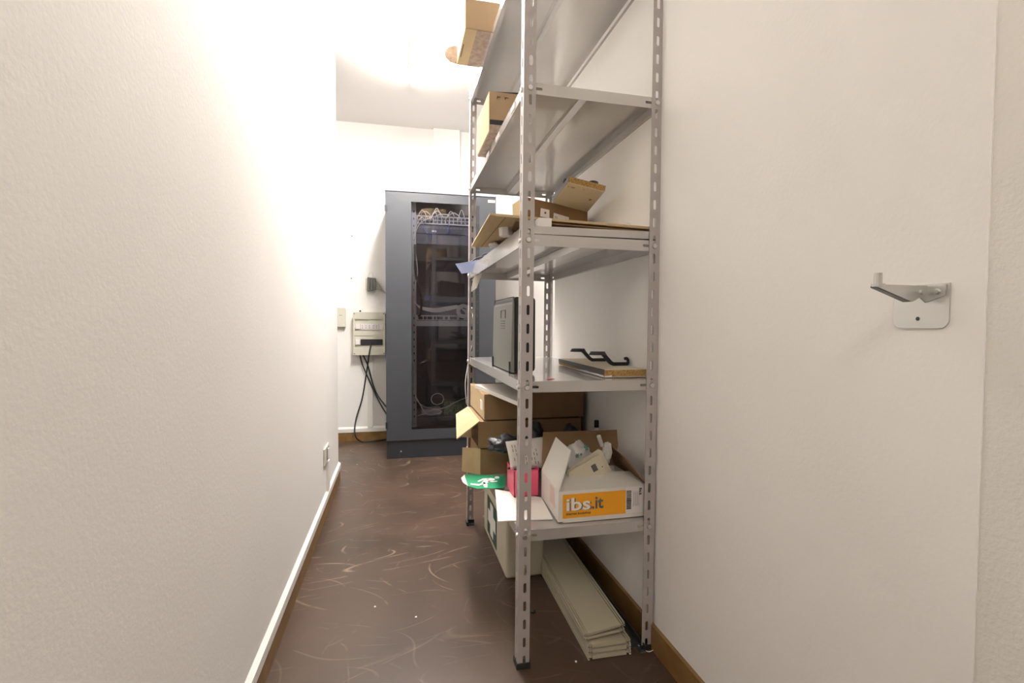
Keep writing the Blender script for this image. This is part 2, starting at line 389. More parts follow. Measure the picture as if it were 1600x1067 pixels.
# ------------------------------------------------------------------ rack
RX, RY, RW, RD, RH = .3137, 1.2762, .400, 1.017, 2.0
LEAN = .0069
rack = thing('shelving_rack', 'tall grey slotted-angle metal shelving rack bolted together against the right wall', 'rack', (RX, RY, 0), rot=(0, LEAN, 0))
PF = .033; th = .0018
def post_bm():
    bm = nb(); hs = [(.0185, .0212+.05*k, .0042, .0138) for k in range(40) if .0212+.05*k < RH-.015]
    holed(bm, lambda u, v, d: (u, d, v), 0, PF, .004, RH, hs, th)
    holed(bm, lambda u, v, d: (d, u, v), th, PF, .004, RH, hs, th)
    return bm
def foot_bm():
    bm = nb(); box(bm, -.003, PF+.003, -.003, .006, 0, .016); box(bm, -.003, .006, .006, PF+.003, 0, .016); box(bm, 0, PF, 0, PF, 0, .003); return bm
p0 = ob('post', post_bm(), M_rack, rack, local=True); f0 = ob('rubber_foot', foot_bm(), M_rubber, p0, local=True)
for x, y, rz in ((RW, 0, 90), (RW, RD, 180), (0, RD, 270)):
    q = p0.copy(); C.objects.link(q); q.parent = rack; q.location = (x, y, 0); q.rotation_euler = (0, 0, math.radians(rz))
    g = f0.copy(); C.objects.link(g); g.parent = q
def shelf_bm(lip=.03):
    bm = nb(); x0, x1, y0, y1 = .003, RW-.003, .003, RD-.003
    box(bm, x0, x1, y0, y1, -.0015, 0)
    hs = [(.042, -.015, .0095, .0036), (RW-.042, -.015, .0095, .0036)]
    for yy, dd in ((y0, 1), (y1, -1)):
        holed(bm, lambda u, v, d, yy=yy, dd=dd: (u, yy+dd*d, v), x0, x1, -lip, -.0015, list(hs), .0012)
    for xx, dd in ((x0, 1), (x1, -1)):
        holed(bm, lambda u, v, d, xx=xx, dd=dd: (xx+dd*d, u, v), y0, y1, -lip, -.0015, [(.045, -.015, .0095, .0036), (RD-.045, -.015, .0095, .0036)], .0012)
        box(bm, min(xx, xx+dd*.012), max(xx, xx+dd*.012), y0+.01, y1-.01, -lip, -lip+.0012)
    return bm
def rib_bm():
    bm = nb(); xc = RW/2; y0, y1 = .006, RD-.006
    pr = [(-.035, -.0016), (-.024, -.0016), (-.018, -.022), (.018, -.022), (.024, -.0016), (.035, -.0016), (.035, -.0030), (.0252, -.0030), (.019, -.0238), (-.019, -.0238), (-.0252, -.0030), (-.035, -.0030)]
    return prism(bm, [(xc+u, y0, v) for u, v in pr], (0, y1-y0, 0))
ZS = [.377, .7805, 1.172, 1.567, 1.970]
s0 = ob('shelf', shelf_bm(), M_shelf, rack, local=True); r0 = ob('stiffener_rib', rib_bm(), M_shelf, s0, local=True)
s0.location = (0, 0, ZS[0])
for z in ZS[1:]:
    q = s0.copy(); C.objects.link(q); q.parent = rack; q.location = (0, 0, z)
    g = r0.copy(); C.objects.link(g); g.parent = q
bb = nb(); cyl(bb, (0, 0, 0), (0, -1, 0), .0075, .0045, 14, r2=.006)
b0 = None
for z in ZS:
    for x, y, rz in ((.0175, 0, 0), (RW-.0175, 0, 0), (.0175, RD, 180), (RW-.0175, RD, 180), (0, .0175, -90), (0, RD-.0175, -90)):
        if b0 is None: b0 = ob('bolt', bb, M_zinc, rack, local=True); q = b0
        else: q = b0.copy(); C.objects.link(q); q.parent = rack
        q.location = (x, y, z-.016); q.rotation_euler = (0, 0, math.radians(rz))
# paper stickers on the left edge of the fourth shelf
for yy, ln in ((.11, .05), (.33, .06), (.52, .05), (.75, .04)):
    ob('sticker', box(nb(), .0012, .003, yy, yy+ln, 1.567-.022, 1.567-.006), M_stick, rack, local=True, label='small white sticker on the shelf edge')
def lx(z): return LEAN*z     # sideways shift of the leaning rack at height z
S2, S3, S4, S5, S6 = [z+.0002 for z in ZS]

# spare shelf pan lying on the third shelf
zt = S4 - .0
bm = nb(); x0, x1, y0, y1 = RX+.006+lx(1.17), RX+RW-.006+lx(1.17), RY+.004, RY+RD-.004
box(bm, x0, x1, y0, y1, zt+.0205, zt+.022)
for a_ in ((x0, x0+.0014, y0, y1), (x1-.0014, x1, y0, y1), (x0, x1, y0, y0+.0014), (x0, x1, y1-.0014, y1)): box(bm, *a_, zt+.001, zt+.0205)
tag(ob('shelf_panel', bm, M_shelf), 'spare grey shelf pan laid loose on top of the middle shelf', 'shelf')
Z4 = zt+.0222

# ------------------------------------------------------------------ server cabinet
CX0, CX1, CY, CZ = -.0745, .690, 3.503, 1.856
cab = thing('server_cabinet', 'dark grey server cabinet with a glass door standing before the back wall', 'cabinet', (CX0, CY, 0))
bm = nb(); D = .58
box(bm, CX0, CX0+.02, CY+.02, CY+D, .125, CZ-.02); box(bm, CX1-.02, CX1, CY+.02, CY+D, .125, CZ-.02)
box(bm, CX0+.02, CX1-.02, CY+D-.01, CY+D, .125, CZ-.02); box(bm, CX0+.02, CX1-.02, CY+.02, CY+D, .125, .14); box(bm, CX0+.02, CX1-.02, CY+.02, CY+D-.01, CZ-.035, CZ-.02)
ob('body', bm, M_cab, cab)
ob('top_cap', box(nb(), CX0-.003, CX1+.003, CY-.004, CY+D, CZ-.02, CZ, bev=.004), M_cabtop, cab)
bm = nb(); box(bm, CX0+.004, CX0+.0895, CY+.012, CY+D, 0, .122); box(bm, CX0+.0905, CX1-.004, CY+.012, CY+D, 0, .122)
ob('plinth', bm, M_cabd, cab)
bm = nb(); cyl(bm, (CX0+.099, CY+.012, .049), (0, -1, 0), .006, .004, 12); ob('screw', bm, M_zinc, cab)
GX0, GX1, GZ0, GZ1 = .098, .540, .200, 1.772
bm = nb(); dz0, dz1 = .127, CZ-.024
box(bm, CX0+.001, GX0, CY, CY+.018, dz0, dz1); box(bm, GX1, CX1-.001, CY, CY+.018, dz0, dz1)
box(bm, GX0, GX1, CY, CY+.018, dz0, GZ0); box(bm, GX0, GX1, CY, CY+.018, GZ1, dz1)
door = ob('door', bm, M_cab, cab)
ob('glass_pane', box(nb(), GX0, GX1, CY+.006, CY+.010, GZ0, GZ1), M_glass, door)
bm = nb(); holed(bm, lambda u, v, d: (u, CY-.001+d*-1, v), .545, .570, .62, 1.768, [(.5575, .645+k*.05, .004, .0045) for k in range(22)], .003)
ob('perforated_strip', bm, M_black, door)
bm = nb()
tube(bm, smooth_path([(.585, CY, 1.40), (.585, CY-.03, 1.41), (.60, CY-.035, 1.43), (.665, CY-.035, 1.432), (.675, CY, 1.432)], 5), .006); ob('door_handle', bm, M_black, door)
for z in (1.72, .235): ob('hinge', box(nb(), CX0-.004, CX0+.012, CY-.004, CY+.012, z-.02, z+.02), M_black, door)
ob('name_plate', box(nb(), .632, .682, CY-.002, CY, 1.797, 1.815), M_cream, door, label='blank cream name plate')
YI = CY+.10
for x in (.118, .560):
    bm = nb(); holed(bm, lambda u, v, d: (u, YI-.012-d, v), x-.016, x+.016, .2, 1.80, [(x, .225+k*.05, .004, .008) for k in range(31)], .002)
    ob('rail', bm, M_equip, cab)
def unit(name, z0, z1, m, dep=.25): return ob(name, box(nb(), .136, .545, YI-.02, YI+dep, z0, z1), m, cab)
pp = unit('patch_panel', 1.640, 1.700, M_equip, .05)
bm = nb()
for r_ in (0, 1):
    for k in range(14): box(bm, .146+k*.0282, .166+k*.0282, YI-.023, YI-.019, 1.650+r_*.024, 1.666+r_*.024)
ob('ports', bm, M_black, pp)
sw = unit('network_switch', 1.575, 1.632, M_dark_eq); bm = nb()
for k in range(16): box(bm, .15+k*.0245, .166+k*.0245, YI-.022, YI-.019, 1.612, 1.622)
ob('ports', bm, M_grey, sw); ob('sticker', box(nb(), .243, .275, YI-.022, YI-.02, 1.588, 1.598), M_stick, sw)
unit('blank_panel', 1.500, 1.570, M_dark_eq, .02)
tr = unit('device_tray', .920, .998, M_equip); bm = nb()
for k, (x, w_) in enumerate(((.148, .03), (.185, .02), (.21, .035), (.255, .015), (.28, .04), (.335, .02), (.37, .05), (.44, .03))):
    box(bm, x, x+w_, YI-.023, YI-.019, .968, .988)
ob('ports', bm, M_black, tr)
bm = nb(); box(bm, .136, .545, YI-.024, YI-.02, .9595, .9625); ob('seam', bm, M_black, tr)
bs = unit('shelf_tray', .265, .275, M_dark_eq, .35)
ob('circuit_box', box(nb(), .33, .53, YI, YI+.15, .275, .37), M_pcb, cab, label='open device with a greenish circuit board')
ob('router', box(nb(), .17, .31, YI+.02, YI+.14, .275, .32, bev=.004), M_equip, cab)
unit('bottom_panel', .205, .262, M_dark_eq, .02)
# cables inside the cabinet
def cable(label, pts, r, m, group=None, closed=False, name='cable'):
    bm = nb(); tube(bm, smooth_path(pts, 8), r, 6, closed); o = ob(name, bm, m, smooth=True)
    return tag(o, label, 'cable', group)
G = 'white network cables plugged across the patch panel'
yc = YI-.045
for k in range(9):
    x = .17+k*.038; x2 = x+random.choice((-.09, -.05, .06, .1)); z = 1.66+random.random()*.03; x2 = min(max(x2, .14), .52)
    cable(('leftmost', 'second', 'third', 'fourth', 'middle', 'sixth', 'seventh', 'eighth', 'rightmost')[k]+' white network cable looping over the patch panel, counted from the left', [(x, YI-.02, z), (x, yc, z+.02), ((x+x2)/2, yc-.012, 1.70+random.random()*.05), (x2, yc, z+.01), (x2, YI-.02, z-.01)], .0028, M_cable_w, G)
for k, (x, e) in enumerate(((.20, .0), (.26, .012))):
    cable(('white network cable drooping down the left side behind the glass door', 'white cable sagging leftmost inside the cabinet beside the black lead')[k], [(x, YI-.02, 1.66), (x-.03, yc, 1.68), (.135+e, yc, 1.62), (.112+e, yc, 1.5), (.118+e*2, yc, 1.3), (.110+e, yc, 1.18), (.12, YI-.02, 1.0)], .003, M_cable_w)
cable('blue network cable curling under the patch panel', [(.19, YI-.02, 1.645), (.185, yc, 1.60), (.23, yc, 1.56), (.27, YI-.022, 1.60)], .0025, M_cable_b)
cable('second blue network cable hanging below the patch panel middle', [(.36, YI-.02, 1.665), (.362, yc, 1.62), (.355, yc-.004, 1.585), (.37, YI-.022, 1.60)], .0025, M_cable_b)
cable('thick black lead hanging down the left inside of the cabinet', [(.125, yc-.004, 1.49), (.128, yc, 1.3), (.165, yc, 1.15), (.165, yc, 1.02), (.15, YI-.024, .99)], .009, M_black)
for k in range(4):
    e = k*.008; cable(('lowest', 'second lowest', 'second highest', 'highest')[k]+' white cable strand of the bundle above the device tray', [(.12, YI-.02, 1.10-e*.5), (.16, yc, 1.045+e*.5), (.26, yc-.006, 1.02+e), (.36, yc, 1.035+e), (.43, yc, 1.05+e*.6), (.49, yc, 1.03-e), (.495, yc, .99+e)], .0034, M_cable_w, 'bundled white cables above the device tray')
for k in range(4):
    R = .048-.007*k; c = Vector((.462, yc-.012-.006*k, 1.0+.048))
    cable(('outermost', 'second outer', 'second inner', 'innermost')[k]+' white cable loop of the coil above the device tray', [c+Vector((R*math.cos(a_), 0, R*math.sin(a_)-.02)) for a_ in [i*math.pi/4 for i in range(8)]], .0034, M_cable_w, 'coiled white cable inside the cabinet', closed=True)
cable('white cable bowed across the bottom of the cabinet', [(.10, yc, .72), (.118, yc, .62), (.12, yc, .45), (.17, yc, .36), (.30, yc, .33), (.42, yc, .38), (.53, yc, .42)], .003, M_cable_w)
cable('loose white loop of cable above the router', [(.28+.045*math.cos(i*math.pi/4), yc, .40+.04*math.sin(i*math.pi/4)) for i in range(8)], .0028, M_cable_w, closed=True)
cable('white cable lying crumpled on the cabinet bottom tray', [(.105, yc, .47), (.15, yc, .38), (.2, yc, .30), (.26, yc, .29), (.31, yc, .31), (.25, yc, .325), (.19, yc, .30), (.14, yc, .285)], .003, M_cable_w)
cable('thin white cable hanging beside the left rear rack post', [aty(737, 480, 3.46), aty(740, 520, 3.44), aty(731, 570, 3.44), aty(727, 600, 3.44), aty(729, 632, 3.46)], .003, M_cable_w)

# ------------------------------------------------------------------ back wall fittings
pn = thing('distribution_board', 'beige surface-mounted electric board with two rows of modules left of the cabinet', 'electric board', (-.21, YB, .69))
yp = YB-.085; PX0, PX1, PZ0, PZ1 = -.332, -.092, .690, 1.026
bm = nb(); box(bm, PX0, PX1, yp+.012, YB, PZ0, PZ1, bev=.006); ob('housing', bm, M_pan, pn)
bm = nb()
W1 = (PX0+.012, PX1-.012)
box(bm, PX0, PX1, yp, yp+.013, PZ1-.055, PZ1); box(bm, PX0, PX1, yp, yp+.013, PZ0, PZ0+.05); box(bm, PX0, PX0+.012, yp, yp+.013, PZ0+.05, PZ1-.055); box(bm, PX1-.012, PX1, yp, yp+.013, PZ0+.05, PZ1-.055)
box(bm, *W1, yp, yp+.013, .842, .865)
box(bm, *W1, yp+.004, yp+.013, PZ0+.05, .842); box(bm, *W1, yp+.004, yp+.013, .865, PZ1-.070)
ob('cover', bm, M_pan, pn)
for z, m_ in ((.912, M_stick), (.790, M_black)):
    ob('switch', box(nb(), PX0+.018, PX0+.052, yp-.012, yp+.006, z-.018, z+.018, bev=.002), M_stick, pn)
    if m_ is M_stick:
        for k in range(5):
            s = ob('module', box(nb(), PX0+.057+k*.027, PX0+.081+k*.027, yp-.002, yp+.006, z-.024, z+.022), M_stick, pn)
            bm = nb()
            for j in (-1, 0, 1): cyl(bm, (PX0+.069+k*.027, yp-.0022, z+j*.011), (0, -1, 0), .003, .0006, 8)
            ob('socket_holes', bm, M_ink, s)
        ob('blank_module', box(nb(), PX0+.196, PX0+.225, yp-.002, yp+.006, z-.024, z+.022), M_stick, pn)
    else:
        ob('module', box(nb(), PX0+.055, PX0+.222, yp-.003, yp+.006, z-.022, z+.024), M_black, pn, label='black module row')
for x in (PX0+.009, PX1-.009):
    for z in (PZ0+.012, PZ1-.012): bm = nb(); cyl(bm, (x, yp, z), (0, -1, 0), .004, .002, 10); ob('screw', bm, M_ink, pn)
for k, (lb, pts) in enumerate((
    ('black power cable looping from the electric board socket to the floor', [aty(580, 536, yp-.004), aty(577, 552, yp-.03), aty(573, 580, YB-.05), aty(566, 622, YB-.04), aty(556, 656, YB-.05), aty(555, 680, YB-.10), atz(565, 690, .006), atz(583, 689, .006), atz(606, 686, .006)]),
    ('black cable dropping from under the electric board, longer swing to the cabinet', [aty(562, 554, YB-.04), aty(568, 574, YB-.03), aty(585, 612, YB-.03), aty(596, 634, YB-.06), aty(606, 650, YB-.12)]),
    ('black cable dropping from under the electric board, upper one entering the cabinet', [aty(567, 554, YB-.05), aty(575, 572, YB-.04), aty(587, 612, YB-.045), aty(607, 640, YB-.12)]))):
    cable(lb, pts, .0055, M_black)
bm = nb(); box(bm, -.232, -.190, YB-.018, YB, .105, .69, bev=.002); tag(ob('cable_duct', bm, M_lip), 'narrow white cable duct below the electric board', 'duct')
bx = thing('junction_box', 'square white junction box half hidden by the left wall corner', 'box', (-.43, YB, .905))
ob('housing', box(nb(), -.475, -.394, YB-.035, YB, .908, 1.062, bev=.004), M_pan, bx)
ob('logo_mark', box(nb(), -.440, -.418, YB-.0362, YB-.035, 1.0, 1.003), M_grey, bx)
tb = thing('terminal_block', 'grey electrical terminal block with loose wires on the back wall', 'terminal block', (-.19, YB, 1.19))
tz0, tz1 = 1.195, 1.300
for k in range(3): ob('terminal', box(nb(), -.226+k*.022, -.207+k*.022, YB-.06, YB-.015, tz0+k*.004, tz1-k*.002, bev=.001), M_ups, tb)
ob('bracket', box(nb(), -.242, -.16, YB-.015, YB, tz0+.01, tz1-.005), M_pan, tb)
bm = nb()
tube(bm, smooth_path([(-.22, YB-.04, tz1), (-.21, YB-.05, tz1+.03), (-.19, YB-.05, tz1+.035), (-.18, YB-.04, tz1)], 5), .0015, 5)
tube(bm, smooth_path([(-.225, YB-.04, tz0+.01), (-.222, YB-.05, tz0-.02), (-.18, YB-.05, tz0-.02), (-.15, YB-.04, tz0+.01)], 5), .0015, 5)
ob('wires', bm, M_pan, tb)
bm = nb()
for k in range(4): tube(bm, smooth_path([(-.162, YB-.04, 1.27-k*.02), (-.14, YB-.045, 1.25-k*.014), (-.105, YB-.03, 1.20-k*.002), (-.08, YB-.02, 1.18)], 5), .003, 5)
ob('wire_bundle', bm, M_slat, tb)
for (x, z), lb in (((-.343, 1.625), 'upper small screw in the bare back wall'), ((-.350, 1.293), 'lower small screw in the bare back wall')):
    bm = nb(); cyl(bm, (x, YB, z), (0, -1, 0), .006, .004, 10); tag(ob('wall_screw', bm, M_tape), lb, 'screw')
bm = nb(); box(bm, -.291, -.277, YB-.012, YB, 1.030, 1.042, bev=.002); tag(ob('wall_plug', bm, M_black), 'small black plug just above the electric board', 'plug')
bm = nb(); cyl(bm, (-.283, YB-.03, 1.026), (0, 0, 1), .001, .001, 4); bm.free()

# left wall socket with its conduit
so = thing('wall_socket', 'small beige wall socket low on the left wall', 'socket', (XL, 2.56, .285))
bm = nb(); box(bm, XL, XL+.008, 2.485, 2.635, .255, .335, bev=.002); ob('plate', bm, M_pan, so)
ob('socket_insert', box(nb(), XL+.006, XL+.010, 2.545, 2.615, .268, .325), M_tape, so)
ob('rocker', box(nb(), XL+.009, XL+.013, 2.565, 2.60, .272, .318, bev=.001), M_stick, so)
ob('conduit', box(nb(), XL, XL+.012, 2.575, 2.625, .108, .254, bev=.002), M_lip, so)

# steel bracket on the right wall
br = thing('wall_bracket', 'zinc-plated steel bracket with an upright pin screwed to the right wall', 'bracket', (XR, .55, .96))
xw = XR; yb0, yb1 = .516, .592; zb0, zb1 = .929, .990
bm = nb(); cr = .012; o2 = []
for cx_, cz_, a0 in ((yb1-cr, zb0+cr, 0), (yb0+cr, zb0+cr, 1)):
    for k in range(6):
        a_ = -math.pi/2*(1-k/5) if a0 == 0 else math.pi+math.pi/2*(k/5)
        o2.append((cx_+cr*math.cos(a_), cz_+cr*math.sin(a_)))
o2 = [(yb0+cr+cr*math.cos(math.pi+math.pi/2*k/5), zb0+cr+cr*math.sin(math.pi+math.pi/2*k/5)) for k in range(6)] + \
     [(yb1-cr+cr*math.cos(-math.pi/2+math.pi/2*k/5), zb0+cr+cr*math.sin(-math.pi/2+math.pi/2*k/5)) for k in range(6)] + [(yb1, zb1), (yb0, zb1)]
prism(bm, [(xw-.0025, y, z) for y, z in o2], (.0025, 0, 0)); ob('wall_plate', bm, M_zinc, br)
bm = nb(); cyl(bm, atx(1434, 498, xw-.0026), (-1, 0, 0), .0028, .0003, 16); ob('screw_hole', bm, M_ink, br)
yf = .546; xt = .637; zt_ = .988
bm = nb(); prism(bm, [(xw-.0045, yf, zt_), (xw-.0045, yb0+.003, zt_), (xw-.0045, yb0+.004, .974), (xw-.0045, yf, .9645)], (.002, 0, 0)); ob('flange', bm, M_zinc, br)
bm = nb(); prism(bm, [(xw-.0045, yf, zt_), (xt-.006, yf, zt_), (xt-.006, yf, zt_-.003), (.692, yf, .9655), (.705, yf, .9715), (xw-.0045, yf, .9645)], (0, -.002, 0)); ob('arm', bm, M_zinc, br)
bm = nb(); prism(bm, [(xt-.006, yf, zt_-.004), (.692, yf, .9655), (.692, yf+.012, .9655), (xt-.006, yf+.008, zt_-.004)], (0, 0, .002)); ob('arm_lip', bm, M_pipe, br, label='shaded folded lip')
bm = nb(); cyl(bm, (xt+.001, yf+.003, zt_), (0, 0, 1), .0048, .016, 20); cyl(bm, (xt+.001, yf+.003, zt_-.003), (0, 0, 1), .008, .004, 20); ob('pin', bm, M_zinc, br, smooth=False)
for q, ax in ((Vector((.706, yf-.002, .979)), (0, -1, 0)), (Vector((xw-.0045, .530, .979)), (-1, 0, 0))):
    bm = nb(); cyl(bm, q, ax, .0042, .0025, 14, r2=.0028); ob('screw', bm, M_zinc, br)

# ------------------------------------------------------------------ things under and on the bottom shelf
# first-aid case
CXA, CXB, CYA, CYB = .384, .530, 1.745, 2.215
cs = thing('first_aid_case', 'cream plastic first-aid case with a cross standing on the floor under the rack', 'case', ((CXA+CXB)/2, (CYA+CYB)/2, 0))
ob('shell', box(nb(), CXA, CXB, CYA, CYB, 0, .325, bev=.012), M_cream, cs, smooth=False)
ob('lid_seam', box(nb(), (CXA+CXB)/2-.001, (CXA+CXB)/2+.001, CYA-.0008, CYB+.0008, .02, .3245), M_slat, cs)
c0, c1, k0, k1 = 1.918, 2.122, .030, .192
sg = ob('emblem', box(nb(), CXA-.0008, CXA, c0, c1, k0, k1), M_dkgreen, cs, label='dark green square with a white cross')
bm = nb(); dy, dz = (c1-c0), (k1-k0)
box(bm, CXA-.0014, CXA-.0008, c0+dy*.34, c0+dy*.66, k0+dz*.08, k1-dz*.08); box(bm, CXA-.0014, CXA-.0008, c0+dy*.10, c0+dy*.34, k0+dz*.34, k0+dz*.66); box(bm, CXA-.0014, CXA-.0008, c0+dy*.66, c0+dy*.90, k0+dz*.34, k0+dz*.66)
ob('white_cross', bm, M_signw, sg)

# stack of cream metal slats
def slat(x, y, z, rz, L, wd, label, hs=.012, ry=0):
    t = thing('metal_slat', label, 'slat', (x, y, z), 'cream metal slats stacked on the floor under the rack', rot=(0, ry, rz))
    bm = nb(); box(bm, .013, wd-.013, 0, L, hs-.003, hs-.0005); box(bm, .013, wd-.013, .0, .002, .001, hs-.003)
    ob('web', bm, M_slat, t, local=True)
    for s_ in (0, 1):
        m0 = (lambda v: v) if s_ == 0 else (lambda v: wd-v)
        def bx2(a_, b_, *r): box(bm, min(m0(a_), m0(b_)), max(m0(a_), m0(b_)), *r)
        bm = nb(); bx2(0, .0045, -.001, L, 0, hs+.002); bx2(.0045, .0068, .002, L, hs-.007, hs-.005); bx2(.0068, .0112, 0, L, hs-.006, hs+.0006); bx2(.0112, .013, .002, L, hs-.006, hs-.0045)
        e = ob('edge', bm, M_slat, t, local=True)
        bm = nb(); cyl(bm, (m0(.0022), -.0013, hs*.5), (0, 1, 0), .0015, .0006, 8); ob('screw_hole', bm, M_ink, e, local=True)
    return t
SX, SY = .514, 1.268
zz = 0
for k, (dx, dy, rz, lb) in enumerate(((0, 0, -.005, 'lowest cream metal slat of the stack, flat on the floor'),
                                  (.002, .004, -.004, 'second cream metal slat from the floor in the stack'),
                                  (.001, .006, .0, 'middle cream metal slat of the stack under the rack'),
                                  (-.005, .022, -.012, 'cream metal slat just under the topmost one'),
                                  (-.005, .018, -.018, 'topmost cream metal slat with a small notch at its near end'))):
    hs = .0115 if k < 3 else .009
    slat(SX+dx, SY+dy, zz+.0003, rz-.012, .90, .128 if k < 3 else .124, lb, hs=hs, ry=(0, 0, 0, -.10, -.17)[k]); zz += hs+.0025
bm = nb(); x0, y0 = .690, 1.30
prism(bm, [(x0-.020, 1.262, 0), (x0-.004, 1.262, 0), (x0-.004, 1.262, .022), (x0-.007, 1.262, .022), (x0-.007, 1.262, .004), (x0-.020, 1.262, .004)], (.010, .85, 0))
tag(ob('steel_angle', bm, M_pipe), 'dark steel angle bar lying along the baseboard under the rack', 'bar')
bm = nb(); prism(bm, [(x0-.032, 1.29, 0), (x0-.022, 1.29, 0), (x0-.022, 1.29, .012), (x0-.032, 1.29, .012)], (.010, .80, 0))
tag(ob('steel_strip', bm, M_pipe), 'thin dark steel strip between the slats and the angle bar', 'bar')
bm = nb(); P0 = atz(1001, 1009, .003)
tube(bm, smooth_path([atz(997, 1008, .004), atz(1003, 1011, .004), atz(1008, 1016, .004), atz(1015, 1018, .004), atz(1023, 1013, .004), atz(1022, 1006, .006)], 6), .0013, 6)
tag(ob('string', bm, M_paper), 'short white string curled round the right front foot of the rack', 'string')
bm = nb(); q = atz(833, 958, 0); crumple(bm, (q.x, q.y, .005), .009, .007, .006, 3, .3, 2, flat=0); tag(ob('plastic_scrap', bm, M_black), 'small black plastic bit on the floor under the rack', 'debris')
for i, ((x, y), lb) in enumerate((((900, 1034), 'white plaster crumb on the floor before the slats'), ((650, 964), 'pale plaster crumb in the middle of the corridor floor'), ((586, 948), 'tiny plaster crumb in the left half of the corridor floor'), ((558, 726), 'tiny white crumb on the far floor left of the cabinet'))):
    q = atz(x, y, 0); bm = nb(); crumple(bm, (q.x, q.y, .0010), .0032, .004, .0015, i+5, .5, 2, flat=0); tag(ob('plaster_crumb', bm, M_paper), lb, 'debris')

# cardboard boxes stacked on the bottom shelf
def cbox(name, x0, x1, y0, y1, z0, z1, label, m=None, seam=True, rz=0):
    t = thing(name, label, 'box', (x0, y0, z0), rot=(0, 0, rz)); g = .003
    return t
def closed_box(x0, x1, y0, y1, z0, z1, label, m=M_card, tape=True, bev=.002):
    t = thing('cardboard_box', label, 'box', (x0, y0, z0))
    ob('carton', box(nb(), x0, x1, y0, y1, z0, z1, bev=bev), m, t); return t
BX1 = .700
t1 = thing('cardboard_box', 'brown cardboard box at the bottom of the three stacked, its end flap creased', 'box', (.297, 1.8, S2))
bm = nb(); zb = S2; zt1 = .4755
box(bm, .299, BX1, 1.797, 1.801, zb, zt1); box(bm, .299, BX1, 2.13, 2.134, zb, zt1); box(bm, .299, BX1, 1.801, 2.13, zb, zb+.004); box(bm, BX1-.004, BX1, 1.801, 2.13, zb, zt1); box(bm, .299, BX1, 1.797, 2.134, zt1-.004, zt1)
box(bm, .310, .314, 1.801, 2.13, zb+.004, zt1-.004)
ob('carton', bm, M_card, t1)
bm = nb(); slab(bm, [(.299, 1.798, zb+.001), (.299, 1.798, zt1-.001), (.282, 1.815, zt1-.001), (.280, 1.813, zb+.001)], .003)
slab(bm, [(.281, 1.815, zb+.001), (.283, 1.815, zt1-.002), (.240, 1.852, zt1-.006), (.237, 1.846, zb+.004)], .003); ob('end_flap', bm, M_card_in, t1, label='creased olive end flap')
t2 = thing('cardboard_box', 'brown cardboard box in the middle of the three stacked, its open end facing left', 'box', (.29, 1.8, .476))
zb, zt2 = .4760, .5740
bm = nb()
box(bm, .290, .690, 1.797, 1.801, zb, zt2); box(bm, .290, .690, 2.13, 2.134, zb, zt2); box(bm, .290, .690, 1.801, 2.13, zb, zb+.004); box(bm, .686, .690, 1.801, 2.13, zb, zt2); box(bm, .290, .690, 1.801, 2.13, zt2-.004, zt2)
ob('carton', bm, M_card, t2)
bm = nb(); slab(bm, [(.246, 1.99, zb+.004), (.2905, 1.97, zb+.001), (.2905, 1.97, zt2-.03), (.246, 1.99, zt2-.05)], .003); ob('side_flap', bm, M_card_in, t2)
h0, h1 = Vector((.296, 1.795, zt2+.001)), Vector((.300, 2.125, zt2+.001))
bm = nb(); o_n, o_f = aty(714, 687, 1.80), aty(713, 648, 2.08)
slab(bm, [h0, h1, o_f, o_n], .004); ob('top_flap', bm, M_card_in, t2, label='pale top flap hanging down outside')
zb, zt3 = .5795, .6755
t3 = thing('cardboard_box', 'brown cardboard box on top of the three stacked, small white sticker on its end', 'box', (.31, 1.8, zb))
ob('carton', box(nb(), .313, .700, 1.797, 2.15, zb, zt3, bev=.0015), M_card, t3)
ob('lit_end', box(nb(), .3115, .313, 1.80, 2.147, zb+.002, zt3-.002), M_card_in, t3, label='end of the box painted paler where it is lit')  # light on the box's left end put into a paler cardboard colour
ob('sticker', box(nb(), .3105, .3115, 1.83, 1.88, zb+.03, zb+.065), M_stick, t3)
bm = nb(); zwb = zt3+.0005; a0, a1 = Vector((.372, 1.50, zwb)), Vector((.306, 1.985, zwb)); 
prism(bm, [a0, a1, a1+Vector((.30, .03, 0)), a0+Vector((.10, .34, 0))], (0, 0, .014)); tag(ob('white_board', bm, M_white), 'thin white board lying on the stacked boxes just below the shelf', 'board')

# exit sign sheet
es = thing('exit_sign', 'green emergency exit sign sheet with a running man hanging over the shelf edge', 'sign', (.3, 1.65, S2))
ze = S2+.0075
out = [(5, 40), (35, 8), (60, 0), (410, 20), (405, 130), (280, 135), (150, 138), (60, 110), (20, 75)]
def e7(x, y, z=ze): return atz(720+.1687*x, 740+.1687*y, z)
bm = nb(); prism(bm, [e7(*p) for p in out], (0, 0, -.0015)); ob('sheet', bm, M_green, es)
bm = nb(); prism(bm, [e7(*p, ze+.0002) for p in ((3, 38), (35, 8), (42, 40), (65, 112), (18, 76))], (0, 0, -.0018)); ob('peeled_edge', bm, M_signw, es)
bm = nb()
hd = [(335+22*math.cos(a_), 35+11*math.sin(a_)) for a_ in [i*math.pi/6 for i in range(12)]]
for pl in (hd, [(312, 44), (272, 38), (215, 58), (192, 84), (232, 94), (262, 76), (318, 58)], [(265, 40), (205, 44), (155, 66), (165, 76), (215, 56), (255, 52)], [(262, 60), (300, 68), (338, 64), (338, 75), (290, 78), (248, 74)],
           [(215, 76), (170, 97), (92, 88), (90, 100), (165, 110), (238, 92)], [(222, 84), (246, 94), (246, 126), (220, 126), (203, 94)]):
    prism(bm, [e7(*p, ze+.0006) for p in pl], (0, 0, -.0005))
ob('running_man', bm, M_signw, es)
